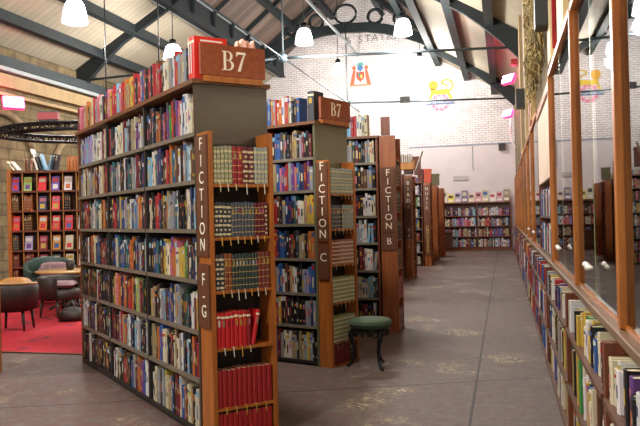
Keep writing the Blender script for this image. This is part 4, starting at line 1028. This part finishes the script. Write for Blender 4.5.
for i, cs in face.items():
    for j, c in enumerate(cs):
        xa, xb = cellx[j], cellx[j + 1]; wdt = xb - xa
        if c in 'HOahS':
            cc_ = {'H': 'h', 'O': 'o1', 'a': 'a', 'h': 'm', 'S': 'k'}[c]
            x = xa + .015
            k = 0
            while x < xb - .125 and k < 5:
                t = random.uniform(.03, .045); mb = MB(); pg = MB(); h_ = (Zs9[i + 1] - Zs9[i]) * random.uniform(.72, .82); book_geo(mb, t, .12, h_, jit(CL[cc_]), 'leather', pg=pg)
                o = mb.build('leather_volume', M['leather']); o.matrix_world = Mr @ Matrix.Translation((x, .02, Zs9[i] + .001)); pg.build('page_block', M['pages'], o); k += 1
                tag(o, '%s bound volume, %s within %s compartment, %s of the face-out bookcase' % (CN[cc_].split(' ')[0], ordw(k), ordw(j + 1), rown[i]), 'book', 'bound volumes in %s column %s of the face-out bookcase' % (rown[i], ordw(j + 1))); x += t + .002
        else:
            w_ = min(.145, wdt - .09); h_ = (Zs9[i + 1] - Zs9[i]) * .72; cl = rgb({'v': '#6a4a9a', 'g': '#8fae5a', 'R': '#d01824', 'w': '#d9cfd6', 'y': '#c98a2a', 'n': '#2c3560', 'r': '#d83a3a', 'f': '#a79ab8', 'm': '#8a1a2c', 'i': '#cfc6a0', 'k': '#201c1c', 'o': '#d06a1c'}[c])
            mb = MB().box(0, w_, 0, .022, 0, h_, col=cl).box(w_ * .1, w_ * .9, -.0012, 0, h_ * .62, h_ * .86, col=jit(CL[random.choice('wyiRp')])).box(w_ * .2, w_ * .8, -.0012, 0, h_ * .12, h_ * .45, col=jit(CL[random.choice('wyRvbo')]))
            o = mb.build('display_book', M['book']); o.matrix_world = Mr @ Matrix.Translation((xa + .012, .03, Zs9[i] + .004)) @ Matrix.Rotation(-.15, 4, 'X')
            tag(o, 'face-out book with %s cover, %s compartment, %s of the face-out bookcase' % (CN.get(c, 'bright red'), ordw(j + 1), rown[i]), 'book', 'face-out books in the back left bookcase')
# leaning books, crate and dark books on its top
tops = [(-.60, .03, .22, '#cfc3a6', -.7), (-.53, .03, .22, '#c9bfae', -.7), (-.40, .03, .24, '#8a6248', 0), (-.35, .03, .25, '#7c543c', 0), (-.28, .035, .24, '#a07a5a', .1), (-.16, .035, .42, '#d9d3c4', -.3), (-.09, .03, .32, '#2e3340', -.3), (-.03, .04, .32, '#5f8aa8', -.3),
        (.05, .04, .30, '#6f93a8', .2), (.11, .03, .31, '#2b2f38', .22), (.16, .03, .3, '#3a2d38', .22)]
wl = ['cream book lying aslant', 'cream book leaning low', 'brown upright book', 'dark brown upright book', 'tan upright book', 'tall white book leaning left', 'black book leaning left', 'blue book leaning left', 'pale blue upright book', 'black book leaning right', 'dark plum book leaning right']
for (x, t, h_, c, tl_), lab in zip(tops, wl):
    mb = MB(); pg = MB(); book_geo(mb, t, .18, h_, rgb(c), 'label', pg=pg); o = mb.build('book', M['book'])
    zz = 2.447 + abs(math.sin(tl_)) * t ; o.matrix_world = Mr @ Matrix.Translation((x + (t if tl_ < 0 else 0), .06, zz)) @ Matrix.Rotation(tl_, 4, 'Y') @ Matrix.Translation((-t if tl_ < 0 else 0, 0, 0))
    pg.build('page_block', M['pages'], o); tag(o, lab + ' on top of the face-out bookcase', 'book')
e = empty('wooden_crate', Mr @ Vector((.42, .05, 2.432)), ra, 'orange-brown slatted crate on top of the face-out bookcase', 'crate')
for k in range(7): MB().box(.065 * k, .065 * k + .05, 0, .015, 0, .27).build('slat', M['orange'], e)
MB().box(0, .44, .016, .2, 0.02, .2).build('body', M['cabdark'], e)
# near-left case whose edge just shows
dl = Vector((-math.cos(ra), -math.sin(ra), 0)); pl = Vector((-4.735, 5.79, 0)); e = empty('bookcase', pl + dl * 1.2, ra, 'brown bookcase whose right edge just shows at the left border', 'bookcase')
bx('side_panel', (1.17, 1.2, 0, .3, 0, 2.05), M['cabwood'], e); bx('side_panel', (0, .03, 0, .3, 0, 2.05), M['cabwood'], e); bx('back_panel', (.031, 1.169, .285, .3, 0, 2.05), M['cabdark'], e)
for z in [.06, .39, .72, 1.05, 1.38, 1.70, 2.04]: bx('shelf', (.031, 1.169, 0, .284, z - .025, z), M['shelf'], e)

# ------------------------------------------------------------------ model railway loop hanging over the corner
lc = at(92, 0, 12.4); e = empty('railway_loop', (lc.x, lc.y, 3.04), ra, 'black openwork model railway loop suspended over the back left bookcase', 'model railway')
A_, B_ = 1.52, 1.02; nn = 60
def el(k, da=0): a = 2 * math.pi * k / nn; return ((A_ + da) * math.cos(a), (B_ + da) * math.sin(a))
for da in (-.09, .09):
    MB().tube([(*el(k, da), .0) for k in range(nn)], .022, 5, close=True).build('rail', M['iron'], e)
    MB().tube([(*el(k, da), -.10) for k in range(nn)], .02, 5, close=True).build('lower_chord', M['iron'], e)
g = MB()
for k in range(nn):
    p, q = el(k, -.09), el(k, .09); g.tube([(*p, -.0), (*q, -.0)], 0, sq=(.09, .014))
    p2 = el(k + .5, .09); g.tube([(*q, 0), (*p2, -.1)], .011, 4); p3 = el(k + 1, .09); g.tube([(*p2, -.1), (*p3, 0)], .011, 4)
    p2 = el(k + .5, -.09); g.tube([(*p, 0), (*p2, -.1)], .011, 4); p3 = el(k + 1, -.09); g.tube([(*p2, -.1), (*p3, 0)], .011, 4)
g.build('sleepers_and_lattice', M['iron'], e)
for a in (1.63, -.6): MB().tube([(A_ * math.cos(a), B_ * math.sin(a), 0), (A_ * math.cos(a), B_ * math.sin(a), 3.6)], .012, 5).build('hanger_rod', M['iron'], e)
for k, (kk, lab) in enumerate([(17.7, 'small red model locomotive on the far side of the railway loop'), (42.3, 'small red model coach on the near side of the railway loop')]):
    x, y = el(kk); lw = Matrix.Translation((lc.x, lc.y, 3.055)) @ Matrix.Rotation(ra, 4, 'Z') @ Vector((x, y, .02))
    t_ = empty('model_train', lw, ra, lab, 'model train'); MB().box(-.16, .16, -.05, .05, .02, .13).build('body', M['red'], t_); MB().box(-.14, .14, -.045, .045, .13, .15).build('roof', M['black'], t_)
    MB().box(-.14, .14, -.035, .035, 0, .02).build('chassis', M['iron'], t_)
# floor seams
for (x0, y0, x1, y1) in [(-.27, 3.0, -.24, 29.0), (-2.75, 5.35, -5.6, 4.2)]:
    pass
